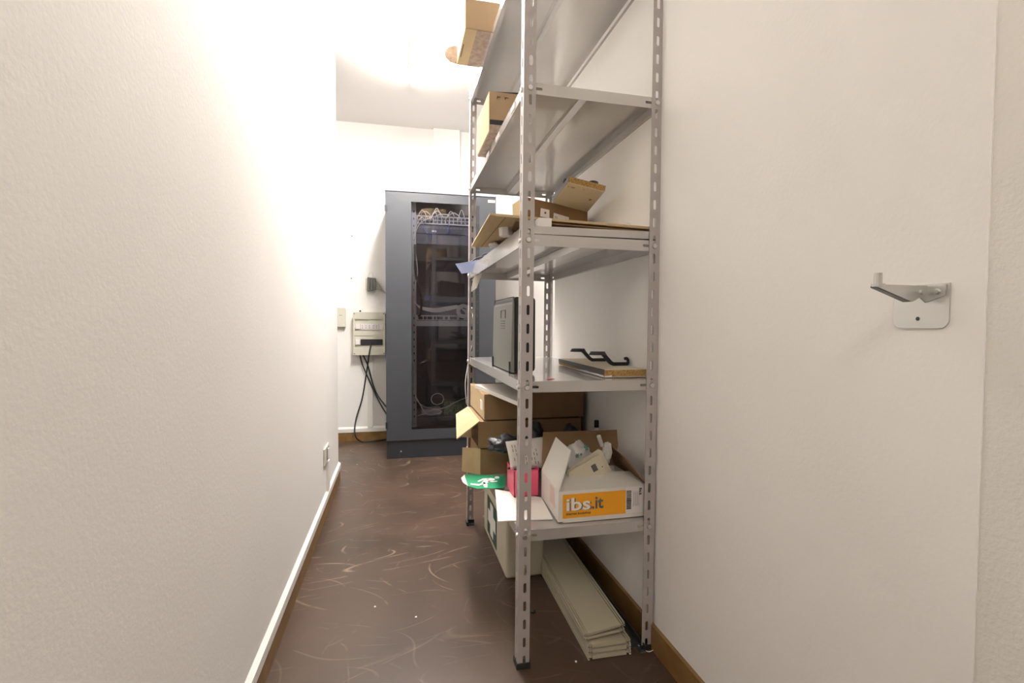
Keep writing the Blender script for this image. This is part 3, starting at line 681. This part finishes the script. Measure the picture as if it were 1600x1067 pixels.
bm = nb(); prism(bm, [e7(*p, ze) for p in ((408, 20), (545, 22), (545, 148), (406, 145))], (0, 0, -.005)); ob('grey_strip', bm, M_tape, es, label='grey unprinted strip beside the green')
bm = nb(); box(bm, .345, .372, 1.60, 1.72, S2, ze-.006); ob('spacer', bm, M_tape, es)

# envelope
bm = nb(); prism(bm, [atz(773.5, 764, S2+.003), atz(778, 814, S2+.003), atz(864, 810.5, S2+.003), atz(846, 777, S2+.003)], (0, 0, -.0022))
tag(ob('envelope', bm, M_paper), 'large cream envelope sticking out over the bottom shelf edge', 'envelope')

# pink box
pk = thing('pink_box', 'bright pink plastic box on the bottom shelf behind the white carton', 'box', (.40, 1.56, S2+.003))
zk = S2+.0032; bm = nb(); x0, x1, y0, y1, z1 = .362, .4445, 1.528, 1.63, .466
box(bm, x0, x1, y0, y0+.002, zk, z1); box(bm, x0, x1, y1-.002, y1, zk, z1); box(bm, x0, x0+.002, y0, y1, zk, z1); box(bm, x1-.002, x1, y0, y1, zk, z1); box(bm, x0, x1, y0, y1, zk, zk+.002)
ob('bin', bm, M_pink, pk)
ob('rim', tube(nb(), [(x0, y0, z1), (x1, y0, z1), (x1, y1, z1), (x0, y1, z1)], .002, 6, True), M_pink, pk)
ob('dark_filling', box(nb(), x0+.003, x1-.003, y0+.003, y1-.003, zk+.002, z1-.006), M_rubber, pk)
# printed papers
pp_ = thing('printed_papers', 'folded white papers with faint printing leaning on the pink box', 'papers', (.40, 1.62, .466))
Yp = 1.60
q = [aty(789, 690.5, Yp), aty(849, 683, Yp), aty(848, 731, Yp-.03), aty(798, 733, Yp-.03)]
bm = nb(); sheet(bm, q[3], q[2], q[1], q[0], 10, 8, .001, 2, .006, curl=lambda u, v: .010*math.sin(v*2.4)); ob('pages', bm, M_paper, pp_, smooth=False)
bm = nb(); ex = (q[2]-q[3]); ey = (q[0]-q[3]); nn = ex.cross(ey).normalized()
for k in range(9):
    u = .14+.09*k
    for s in range(5):
        v0_ = .12+s*.155+random.random()*.03
        if random.random() < .2: continue
        a_ = q[3]+ex*u+ey*v0_; b_ = q[3]+ex*u+ey*(v0_+.11)
        cu = lambda v: nn*(.0108 + .010*math.sin(v*2.4))
        try: prism(bm, [a_+cu(v0_)-nn*.003, b_+cu(v0_+.11)-nn*.003, b_+ex*.02+cu(v0_+.11)-nn*.003, a_+ex*.02+cu(v0_)-nn*.003], nn*.0004)
        except Exception: pass
ob('print_lines', bm, M_tape, pp_)
bm = nb(); tube(bm, [aty(794, 732, 1.58), aty(806, 729, 1.60)], .0035); tag(ob('pen', bm, M_black), 'black pen tip poking out under the printed papers', 'pen')
# dark plastic bags
bm = nb(); crumple(bm, (.375, 1.70, .512), .062, .05, .030, 4, .35, 4, flat=.482); tag(ob('plastic_bag', bm, M_bagd, smooth=True), 'crumpled dark grey plastic bag between the papers and the stacked boxes', 'bag')
bm = nb(); crumple(bm, (.485, 1.72, .49), .045, .045, .085, 9, .2, 4, flat=S2); tag(ob('plastic_bag', bm, M_bagd, smooth=True), 'dark plastic bag behind the raised brown flap of the white carton', 'bag')
bm = nb(); crumple(bm, (.60, 1.66, .47), .052, .06, .105, 6, .12, 4, flat=S2); tag(ob('plastic_bag', bm, M_bagd, smooth=True), 'dark greenish bag beside the black-capped bottle', 'bag')
bt = thing('bottle', 'small white bottle with a black cap beside the stacked boxes', 'bottle', (.683, 1.66, S2))
q = aty(932, 666, 1.70); bx_, by_ = q.x, 1.70
bm = nb(); cyl(bm, (bx_, by_, S2), (0, 0, 1), .016, .165, 20); cyl(bm, (bx_, by_, S2+.165), (0, 0, 1), .016, .014, 20, r2=.008); ob('flask', bm, M_stick, bt)
bm = nb(); cyl(bm, (bx_, by_, S2+.179), (0, 0, 1), .0085, .026, 16); ob('cap', bm, M_black, bt)
bm = nb(); slab(bm, [aty(970, 676, 1.60), aty(979, 674, 1.585), aty(978, 740, 1.56), aty(969, 742, 1.57)], .003); tag(ob('paper_strip', bm, M_stick), 'pale paper strip upright between the carton and the right wall', 'paper')

# the white bookshop carton
IX0, IX1, IY0, IY1, IZ0, IZ1 = .4365, .7045, 1.305, 1.520, S2+.0034, .4665
ib = thing('open_carton', 'white open carton with an orange ibs.it label on the bottom shelf', 'box', (IX0, IY0, S2))
bm = nb(); g = .003
box(bm, IX0, IX1, IY0, IY0+g, IZ0, IZ1); box(bm, IX0+.014, IX1, IY1-g, IY1, IZ0, IZ1); box(bm, IX1-g, IX1, IY0+g, IY1-g, IZ0, IZ1)
prism(bm, [(IX0, IY0+g, IZ0), (IX0+g, IY0+g, IZ0), (IX0+.014+g, IY1-g, IZ0), (IX0+.014, IY1-g, IZ0)], (0, 0, IZ1-IZ0)); box(bm, IX0+.014, IX1, IY0, IY1, IZ0-.003, IZ0)
ob('carton', bm, M_white, ib)
lf_n, lf_f = aty(891.6, 704, 1.325), aty(868.4, 682.5, 1.50)
bm = nb(); slab(bm, [(IX0, IY0, IZ1), (IX0+.014, IY1, IZ1), lf_f, lf_n], .003); ob('left_flap', bm, M_white, ib)
bm = nb(); slab(bm, [(IX0+.014, IY1, IZ1), (IX1-.003, IY1, IZ1), aty(970, 671, 1.545), aty(848.5, 675, 1.545)], .003); ob('back_flap', bm, M_card, ib, label='raised flap showing brown inside')
bm = nb(); slab(bm, [(IX1, IY0, IZ1), (IX1, IY1, IZ1), aty(950, 693, 1.51), aty(979, 718.5, 1.315)], .003); ob('right_flap', bm, M_card_dk, ib, label='right flap showing dark brown inside')
bm = nb(); slab(bm, [(IX0+.001, IY0, IZ1), (IX1, IY0, IZ1), aty(988, 735.5, 1.395), aty(880, 739.5, 1.40)], -.003); ob('front_flap', bm, M_white, ib)
# printing on its near side
U = lambda px_: (px_-871)/522.; V = lambda dv: IZ0-.003+dv
yl = IY0-.0008
def rect(name, x0, x1, z0, z1, m, parent, yy=yl, d=.0008, label=None): return ob(name, box(nb(), x0, x1, yy, yy+d, z0, z1), m, parent, label=label)
lab = rect('orange_label', IX0+.0125, IX0+.203, V(.0125), V(.0800), M_orange, ib)
ORG[lab.name] = ORG[ib.name]
text('lettering', 'ibs', .050, M_grey, lab, (IX0+.0268, yl-.0004, V(.0335)), (1, 0, 0), (0, 0, 1), off=.0009, width=.072)
text('lettering', 'ibs', .050, M_signw, lab, (IX0+.0228, yl-.0009, V(.0345)), (1, 0, 0), (0, 0, 1), off=.0009, width=.072, label='white lettering ibs')
text('lettering', '.it', .050, M_grey, lab, (IX0+.099, yl-.0006, V(.0350)), (1, 0, 0), (0, 0, 1), off=.0010, width=.035, label='grey lettering .it')
text('lettering', 'internet bookshop', .0098, M_ink, lab, (IX0+.0228, yl-.0004, V(.0215)), (1, 0, 0), (0, 0, 1), off=.0002, width=.073)
st = rect('shipping_label', IX0+.2035, IX0+.262, V(.012), V(.088), M_stick, ib); ORG[st.name] = ORG[ib.name]
bm = nb(); z = V(.024)
while z < V(.078):
    h_ = random.choice((.0007, .0011, .0018)); box(bm, IX0+.2055, IX0+.2205, yl-.0006, yl, z, z+h_); z += h_+random.choice((.0008, .0012))
ob('barcode', bm, M_ink, st)
text('lettering', 'ibs.it', .011, M_ink, st, (IX0+.2455, yl-.0004, V(.084)), (0, 0, -1), (1, 0, 0), off=.0003)
bm = nb()
for k in range(7): box(bm, IX0+.226+k*.003, IX0+.2266+k*.003, yl-.0003, yl, V(.03+.002*(k % 3)), V(.075-.004*(k % 2)))
ob('small_print', bm, M_tape, st)
bm = nb(); slab(bm, [(IX0-.0006+.0022, IY0+.034, V(.030)), (IX0-.0006+.0065, IY0+.10, V(.030)), (IX0-.0006+.0060, IY0+.095, V(.082)), (IX0-.0006+.0032, IY0+.05, V(.082))], .0003)
ob('stain', bm, mat('stain', (.60, .45, .38), .6), ib, label='faint pinkish stain')
# inside the carton
bgt = thing('gift_bag', 'crinkled whitish plastic bag with green print inside the white carton', 'bag', (.55, 1.44, IZ0))
bm = nb(); crumple(bm, (.548, 1.455, .480), .054, .034, .085, 12, .22, 4, flat=IZ0+.001); ob('film', bm, M_bag, bgt, smooth=True)
bm = nb(); tube(bm, smooth_path([aty(941, 697, 1.425), aty(938, 689, 1.42), aty(935.5, 681, 1.415)], 4), .0065, 8); c_ = aty(948, 707, 1.425); crumple(bm, c_, .016, .014, .033, 21, .3, 3); ob('gathered_neck', bm, M_bag, bgt)
bm = nb()
for (x, y, r_) in ((917, 699, .010), (902, 712, .008), (908, 710, .005)):
    c = aty(x, y, 1.412)
    for k in range(6):
        a_ = k*math.pi/3; prism(bm, [c, c+Vector((math.cos(a_)*r_*.6-math.sin(a_)*r_*.22, 0, math.sin(a_)*r_*.6+math.cos(a_)*r_*.22)), c+Vector((math.cos(a_)*r_, 0, math.sin(a_)*r_)), c+Vector((math.cos(a_)*r_*.6+math.sin(a_)*r_*.22, 0, math.sin(a_)*r_*.6-math.cos(a_)*r_*.22))], (0, .001, 0))
ob('green_print', bm, M_grn, bgt)
for k, (p_, yy, lb) in enumerate(((((886, 735), (935, 702), (940, 704), (956, 736), (940, 775), (884, 775)), 1.392, 'cream switch plate standing in the white carton, rear one'), (((889, 737), (936.5, 710.5), (940, 712), (947, 735), (944, 775), (888, 775)), 1.380, 'cream switch plate with a dark opening in the white carton, front one'))):
    t = thing('switch_plate', lb, 'switch plate', (.55, yy, IZ0))
    bm = nb(); prism(bm, [aty(x, y, yy) for x, y in p_], (0, .004, 0)); ob('plate', bm, M_lam, t)
    if k:
        bm = nb(); prism(bm, [aty(x, y, yy-.0004) for x, y in ((923, 728), (930, 724), (935, 734), (928, 738))], (0, .001, 0)); ob('dark_opening', bm, M_grey, t)
        bm = nb(); cyl(bm, aty(941, 729, yy), (0, -1, 0), .0018, .0006, 10); ob('screw_hole', bm, M_ink, t)

# ------------------------------------------------------------------ second shelf: UPS and chipboard with hooks
up = thing('power_supply_unit', 'black and grey upright battery backup unit standing on the second shelf', 'power supply', (.38, 1.6, S3))
ux0, ux1, uy0, uy1, uz0, uz1 = .342, .421, 1.487, 1.795, S3+.004, 1.018
bm = nb(); box(bm, ux0+.007, ux1, uy0, uy1, uz0, uz1, bev=.012); ob('body', bm, M_black, up)
bm = nb(); nz = 10; rings = []
for k in range(nz+1):
    t_ = k/nz; z = uz0+(uz1-uz0)*t_; ins = .010*max(0, (t_-.9)/.1)**2; bl = -.006*t_
    rings.append([(ux0-bl*.6-.0+ins, uy0+.004+ins*1.2), (ux0+.005, uy0-.002+ins), (ux0+.009, uy0-.003+ins), (ux0+.009, uy1+.003-ins), (ux0+.005, uy1+.002-ins), (ux0-bl*.6+ins, uy1-.004-ins*1.2)])
    rings[-1] = [bm.verts.new((x, y, z)) for x, y in rings[-1]]
for A, B in zip(rings, rings[1:]):
    for j in range(6): bm.faces.new((A[j], A[(j+1) % 6], B[(j+1) % 6], B[j]))
bm.faces.new(rings[0]); bm.faces.new(rings[-1]); cv = ob('front_cover', bm, M_ups, up, label='grey front cover')
bm = nb(); box(bm, ux0-.001, ux0+.004, uy0+.075, uy0+.145, .965, .985); ob('power_button', bm, M_black, up) if False else bm.free()
bm = nb(); xg = ux0+.0012
box(bm, xg, xg+.003, 1.585, 1.655, .978, .980); box(bm, xg, xg+.003, 1.585, 1.588, .953, .980); box(bm, xg, xg+.003, 1.652, 1.655, .953, .980)
for k in range(4): box(bm, xg-.0005, xg+.003, 1.590, 1.650, .943-k*.008, .9445-k*.008)
ob('vent', bm, M_rubber, up)
for y in (uy0+.012, uy1-.02): ob('foot', box(nb(), ux0-.004, ux0+.07, y, y+.008, S3, S3+.035 if False else S3+.006), M_black, up)
for y in (uy0+.012, uy1-.02): ob('foot_clip', box(nb(), ux0-.0045, ux0-.0005, y, y+.008, S3, S3+.036), M_black, up)
bm = nb(); tube(bm, smooth_path([(ux1-.014, uy0-.001, .86), (ux1-.012, uy0-.004, .84), (ux1-.012, uy0-.001, .80)], 4), .003); ob('seam_cord', bm, M_rubber, up)

bd = thing('chipboard_panel', 'chipboard offcut with a dark edge lying on the second shelf near the wall', 'board', (.65, 1.55, S3))
A_, B_ = (.583, 1.333), (.7105, 1.326); C_, D_ = (.7105, 1.80), (.600, 1.80)
bm = nb(); prism(bm, [(x, y, S3+.0015) for x, y in (A_, B_, C_, D_)], (0, 0, .020)); ob('core', bm, M_chip, bd)
bm = nb(); prism(bm, [(x, y, S3+.0215) for x, y in (A_, B_, C_, D_)], (0, 0, .0015)); ob('top_laminate', bm, M_lam, bd)
bm = nb(); prism(bm, [(A_[0]-.001, A_[1], S3+.003), (A_[0]-.001, A_[1], S3+.0225), (D_[0]-.001, D_[1], S3+.0225), (D_[0]-.001, D_[1], S3+.010)], (.001, 0, 0)); ob('edge_band', bm, M_edge, bd)
bm = nb(); prism(bm, [(x, y, S3) for x, y in (A_, B_, C_, D_)], (0, 0, .0015))
tp = [(A_[0]+.0005, .0)] + [(A_[0]+(B_[0]-A_[0])*k/12, .0035+.0035*abs(noise.noise(Vector((k*.7, 2, 0))))*2) for k in range(13)] + [(B_[0], 0)]
prism(bm, [(x, A_[1]-.0012, S3+z) for x, z in tp], (0, .0010, 0))
tq = [(1.335, 0)] + [(1.335+.35*k/12, (.004+.007*abs(noise.noise(Vector((k*.9, 5, 1)))))*(1-k/14)+.0005) for k in range(13)] + [(1.70, 0)]
prism(bm, [(A_[0]-.0022+(y-1.335)*.036, y, S3+z) for y, z in tq], (.001, 0, 0)); ob('torn_white_laminate', bm, M_stick, bd)
def hook(x, y, label, sc=1.0, z=S3+.023):
    t = thing('coat_hook', label, 'hook', (x, y, z), 'black coat hooks on the chipboard')
    pr = smooth_path([(.070*sc, 0, .018), (.066*sc, 0, .024), (.072*sc, 0, .026)], 2)
    bm = nb()
    def ribbon(path, w0):
        P = [Vector(p) for p in path]
        for i in range(len(P)-1):
            a_, b_ = P[i], P[i+1]; d = (b_-a_).normalized(); n_ = Vector((-d.z, 0, d.x))*.0062
            a2, b2 = a_-d*.002, b_+d*.002
            prism(bm, [a2-n_+Vector((0, -w0/2, 0)), b2-n_+Vector((0, -w0/2, 0)), b2+n_+Vector((0, -w0/2, 0)), a2+n_+Vector((0, -w0/2, 0))], (0, w0, 0))
    ribbon([(.068*sc, 0, .0065), (.015*sc, 0, .0065), (.004*sc, 0, .012), (-.022*sc, 0, .040), (-.030*sc, 0, .045)], .014)
    ob('arm', bm, M_black, t, local=True)
    bm = nb(); tube(bm, smooth_path([(.068*sc, 0, .005), (.074*sc, 0, .008), (.074*sc, 0, .021), (.068*sc, 0, .027), (.060*sc, 0, .025)], 4), .0058, 8); ob('curled_end', bm, M_black, t, local=True)
    bm = nb(); cyl(bm, (0, 0, 0), (0, 0, 1), .021, .0125, 28, r2=.0165)
    for v in bm.verts: v.co = Vector((v.co.x*1.65-.047*sc, v.co.y*1.1, v.co.z+.041))
    bmesh.ops.bevel(bm, geom=[e for e in bm.edges if len(e.link_faces) == 2 and e.calc_face_angle(0) > 1], offset=.002, segments=2, affect='EDGES'); ob('oval_pad', bm, M_black, t, local=True)
    return t
h1 = hook(.657, 1.640, 'black oval-headed hook on the chipboard, the farther one')
h2 = hook(.651, 1.452, 'black oval-headed hook on the chipboard, the nearer one')
for h_ in (h1, h2): h_.scale = (.85, .85, .85)
q = atz(861, 592, S3); bm = nb(); crumple(bm, (q.x, q.y+.004, S3+.0005), .011, .008, .001, 2, .6, 3, flat=S3); tag(ob('pink_stain', bm, M_pink), 'small pink smear on the second shelf near its front edge', 'stain')

# ------------------------------------------------------------------ third shelf
wb = Z4
q = aty(839.5, 343, 1.300); bm = nb(); box(bm, q.x, q.x+.036, 1.285, 1.335, wb, 1.2175, bev=.001); tag(ob('white_block', bm, M_stick), 'small white block propping the flat cardboard at the middle shelf front', 'block')
t = thing('paper_cup', 'white faceted cup lying under the flat cardboard at the shelf left edge', 'cup', (.335, 1.49, wb))
bm = nb(); cyl(bm, (.318, 1.455, wb), (0, 0, 1), .022, .0275, 8, r2=.023); cyl(bm, (.345, 1.47, wb), (0, 0, 1), .020, .0275, 8); ob('cup', bm, M_stick, t)
bm = nb(); crumple(bm, (.318, 1.66, wb+.007), .018, .03, .009, 8, .3, 3, flat=wb); tag(ob('tissue', bm, M_stick), 'crumpled white tissue on the left edge of the middle shelf', 'tissue')
# flat cardboard box
fl = thing('flat_carton', 'flat cardboard carton lying on the middle shelf and sticking out to the left', 'box', (.45, 1.5, wb+.025))
Pn_l, Pn_r = aty(773, 337.5, 1.325), aty(1016, 358, 1.325); Pf_l = aty(743, 386, 1.74); Pf_r = Vector((.705, 1.76, Pn_r.z+.0))
bm = nb()
pv = [Pn_l, Pn_r, Pf_r, Pf_l]
slab(bm, [Pn_l, Pn_r, Pf_r], .007); slab(bm, [Pn_l, Pf_r, Pf_l], .007)
ob('carton', bm, M_card_in, fl)
bm = nb(); lo = Vector((-.014, .0, .002)); slab(bm, [Pn_l+Vector((0,0,.001)), Pf_l, Pf_l+lo, Pn_l+lo], .006); ob('side_lip', bm, M_card_in, fl)
bm = nb(); a_, b_ = Pn_l+(Pn_r-Pn_l)*.062, Pf_l+(Pf_r-Pf_l)*.04
slab(bm, [a_-Vector((0, 0, .0012)), b_-Vector((0, 0, .0012)), b_+Vector((.0015, 0, -.0012)), a_+Vector((.0015, 0, -.0012))], .001); ob('crease', bm, M_card_dk, fl)
bm = nb(); slab(bm, [Pn_l+Vector((.06, .006, -.010)), Pn_r+Vector((0, .006, -.008)), Pf_r+Vector((0, -.05, -.008)), Pf_l+Vector((.08, -.05, -.010))], .004); ob('inner_sheet', bm, M_card_dk, fl)
q = aty(982, 350, 1.33); bm = nb(); box(bm, q.x-.009, q.x+.003, 1.325, 1.345, Pn_r.z+.006, Pn_r.z+.016, bev=.002); tag(ob('tape_scrap', bm, M_stick), 'small cream clip on the flat cardboard edge near the right post', 'clip')
# brown carton with two stickers, standing on it
bcx = thing('cardboard_box', 'brown cardboard box with two white stickers on the middle shelf', 'box', (.55, 1.75, 1.23))
Yq = 1.72; q = [aty(838, 311.5, Yq), aty(918, 329, Yq+.015), aty(918, 352, Yq+.015), aty(838, 357, Yq)]
q[2].z = Pn_r.z+.012; q[3].z = q[2].z+.004; ll = aty(812, 306, 1.80)
bm = nb(); dv = Vector((-.045, .17, .002))
prism(bm, [q[3]+Vector((-.05, -.0, 0)), q[2], q[1], q[0], q[0]+Vector((-.048, .0, .008))], (0, .14, 0)); ob('carton', bm, M_card, bcx)
bm = nb(); z0_, z1_ = q[3].z, q[0].z-.006; xa = q[3].x-.05
slab(bm, [(xa, Yq, z0_), (xa-.002, Yq+.02, z1_+.008), (xa-.022, Yq+.06, z1_-.003), (xa-.018, Yq+.05, z0_+.01)], .003); ob('torn_flap', bm, M_card_in, bcx)
def onface(pts, yy, m_, name, par, d=.0008): bm = nb(); prism(bm, [aty(x, y, yy) for x, y in pts], (0, d, 0)); return ob(name, bm, m_, par)
onface([(845, 325), (858.5, 328), (858.5, 341), (844, 338)], Yq-.0012, M_stick, 'sticker', bcx)
bm = nb(); cyl(bm, aty(852, 332.5, Yq-.0013), (0, -1, 0), .0042, .0004, 14); ob('sticker_mark', bm, M_grey, bcx)
s2_ = onface([(865.5, 332.5), (889, 339.5), (889, 346), (864.5, 342)], Yq-.0012, M_stick, 'sticker', bcx)
text('lettering', 'IG', .010, M_ink, bcx, aty(867, 340.5, Yq-.0016), (1, 0, -.14), (0, 0, 1), width=.010)
# leaning cream board with chipboard edge
lb_ = thing('laminated_board', 'cream laminated chipboard leaning up against the wall on the middle shelf', 'board', (.66, 1.6, 1.40))
n1, n2 = aty(892, 281, 1.50), aty(949, 298, 1.545); f1, f2 = aty(863.5, 316.5, 1.705), aty(917.5, 331, 1.735)
n1 = aty(888, 284.5, 1.50); n2 = aty(944.5, 299, 1.50)
upv = (n2-n1).cross(f1-n1).normalized();  upv = upv if upv.z > 0 else -upv
bm = nb(); prism(bm, [n1, n2, f2, f1], upv*.019); ob('core', bm, M_chip, lb_)
bm = nb(); prism(bm, [n1, n2, f2, f1], -upv*.0012); ob('face', bm, M_lam, lb_)
dl = (n1-n2).normalized()
bm = nb(); prism(bm, [n1, f1, f1+upv*.019, n1+upv*.019], dl*.0012); prism(bm, [n2, f2, f2+upv*.019, n2+upv*.019], -dl*.0012); ob('edge_band', bm, M_edge, lb_)
bm = nb(); 
for (u0, v0_, du, dv_) in ((.12, .12, .15, .02), (.47, .10, .02, .02), (.80, .42, .11, .03), (.05, .13, .05, .015)):
    A0 = n1+(n2-n1)*u0+(f1-n1)*v0_-upv*.0014; prism(bm, [A0, A0+(n2-n1)*du, A0+(n2-n1)*(du*.55)+(f1-n1)*dv_*3], -upv*.0003)
ob('chipped_spots', bm, M_chip, lb_)
c = n1+(n2-n1)*.72+(f1-n1)*.10+upv*.019; bm = nb(); cyl(bm, c-upv*.0, upv, .016, .010, 24, r2=.015); ob('knob', bm, M_black, lb_, label='round black knob')
c = n1+(n2-n1)*.02+(f1-n1)*.30+upv*.0192; bm = nb(); tube(bm, [c, c+upv*.012, c+upv*.012+(f1-n1)*.1], .005); ob('stud', bm, M_black, lb_, label='small black stud')
# hanging sleeve and paper at the back left corner
sl = thing('plastic_sleeve', 'translucent blue plastic sleeve drooping over the rear left rack corner', 'sleeve', (.33, 2.18, wb))
bm = nb(); y_ = 2.20
slab(bm, [aty(711.5, 412, y_), aty(735, 409.5, y_), aty(768, 402, 2.12), aty(760, 408, 2.10), aty(742, 418, 2.12), aty(738, 425, y_-.02), aty(721, 427, y_)], .0012); ob('film', bm, M_blue, sl)
bm = nb(); tube(bm, smooth_path([aty(736, 409, 2.2), aty(745, 403.5, 2.2), aty(757, 400.5, 2.16), aty(768, 399.5, 2.12)], 5), .0035); ob('black_spine', bm, M_black, sl)
bm = nb(); slab(bm, [aty(751, 411, 2.12), aty(758, 411, 2.12), aty(754, 425, 2.115), aty(745, 450, 2.11), aty(736, 456, 2.11), aty(739, 436, 2.112)], .001)
tag(ob('paper_strip', bm, M_paper), 'long white paper strip hanging from the middle shelf left edge', 'paper')

# ------------------------------------------------------------------ fourth shelf carton
b5 = thing('cardboard_box', 'brown cardboard box with a black band high on the fourth shelf', 'box', (.35, 1.66, S5))
ob('carton', box(nb(), .3005, .50, 1.64, 1.89, 1.610, 1.701, bev=.001), M_card_t, b5)
ob('black_band', box(nb(), .302, .498, 1.642, 1.888, 1.594, 1.610), M_black, b5)
ob('lower_tray', box(nb(), .301, .50, 1.641, 1.89, S5+.001, 1.594), M_brownt, b5)
ob('lit_side', box(nb(), .299, .3005, 1.64, 1.89, 1.572, 1.701), M_card_in, b5, label='box side painted pale where it is lit')  # lit left side of the same box, brightness painted in as paler cardboard
bm = nb()
for x in (.325, .352): box(bm, x, x+.012, 1.6385, 1.64, 1.684, 1.6855); box(bm, x, x+.0015, 1.6385, 1.64, 1.678, 1.6855)
ob('staples', bm, M_ink, b5)
bm = nb(); prism(bm, [(.315, 1.642, 1.7015), (.50, 1.642, 1.7015), (.50, 1.642, 1.712), (.40, 1.642, 1.7075)], (0, .19, 0)); tag(ob('black_folder', bm, M_black), 'thin black folder lying on the carton of the fourth shelf', 'folder')
# ------------------------------------------------------------------ top shelf carton, overhanging to the left
b6 = thing('cardboard_box', 'brown cardboard box overhanging the top shelf to the left, tape under it', 'box', (.33, 1.9, S6))
xa, xb, ya, yb_ = .238, .48, 1.775, 2.025; z0_, z1_ = S6+.0005, S6+.105
ob('carton', box(nb(), xa, xb, ya, yb_, z0_+.001, z1_, bev=.0015), M_card_in, b6)
ob('bottom_tape', box(nb(), xa+.042, xa+.115, ya+.002, yb_-.002, z0_, z0_+.001), M_brownt, b6, label='crinkled parcel tape')
ob('handle_slot', box(nb(), xa+.006, xa+.0085, ya+.10, ya+.19, z0_+.0004, z0_+.001), M_black, b6)
ob('shaded_front', box(nb(), xa+.001, xb, ya-.0015, ya, z0_+.002, z1_-.001), M_card_t, b6, label='front painted darker than the lit left side')  # front's weaker light painted in as darker cardboard; lit left side stays pale
bm = nb(); fp = [(xa, z0_+.002), (xa, z0_+.072)] + [(xa-.005-.044*math.sin(math.pi/2*k/6), z0_+.037+.035*math.cos(math.pi/2*k/6)) for k in range(7)] + [(xa-.045, z0_+.022), (xa-.028, z0_+.006)]
prism(bm, [(x, yb_-.004, z) for x, z in fp], (0, .003, 0)); ob('tuck_flap', bm, M_brownt, b6, label='rounded tuck flap sticking out')
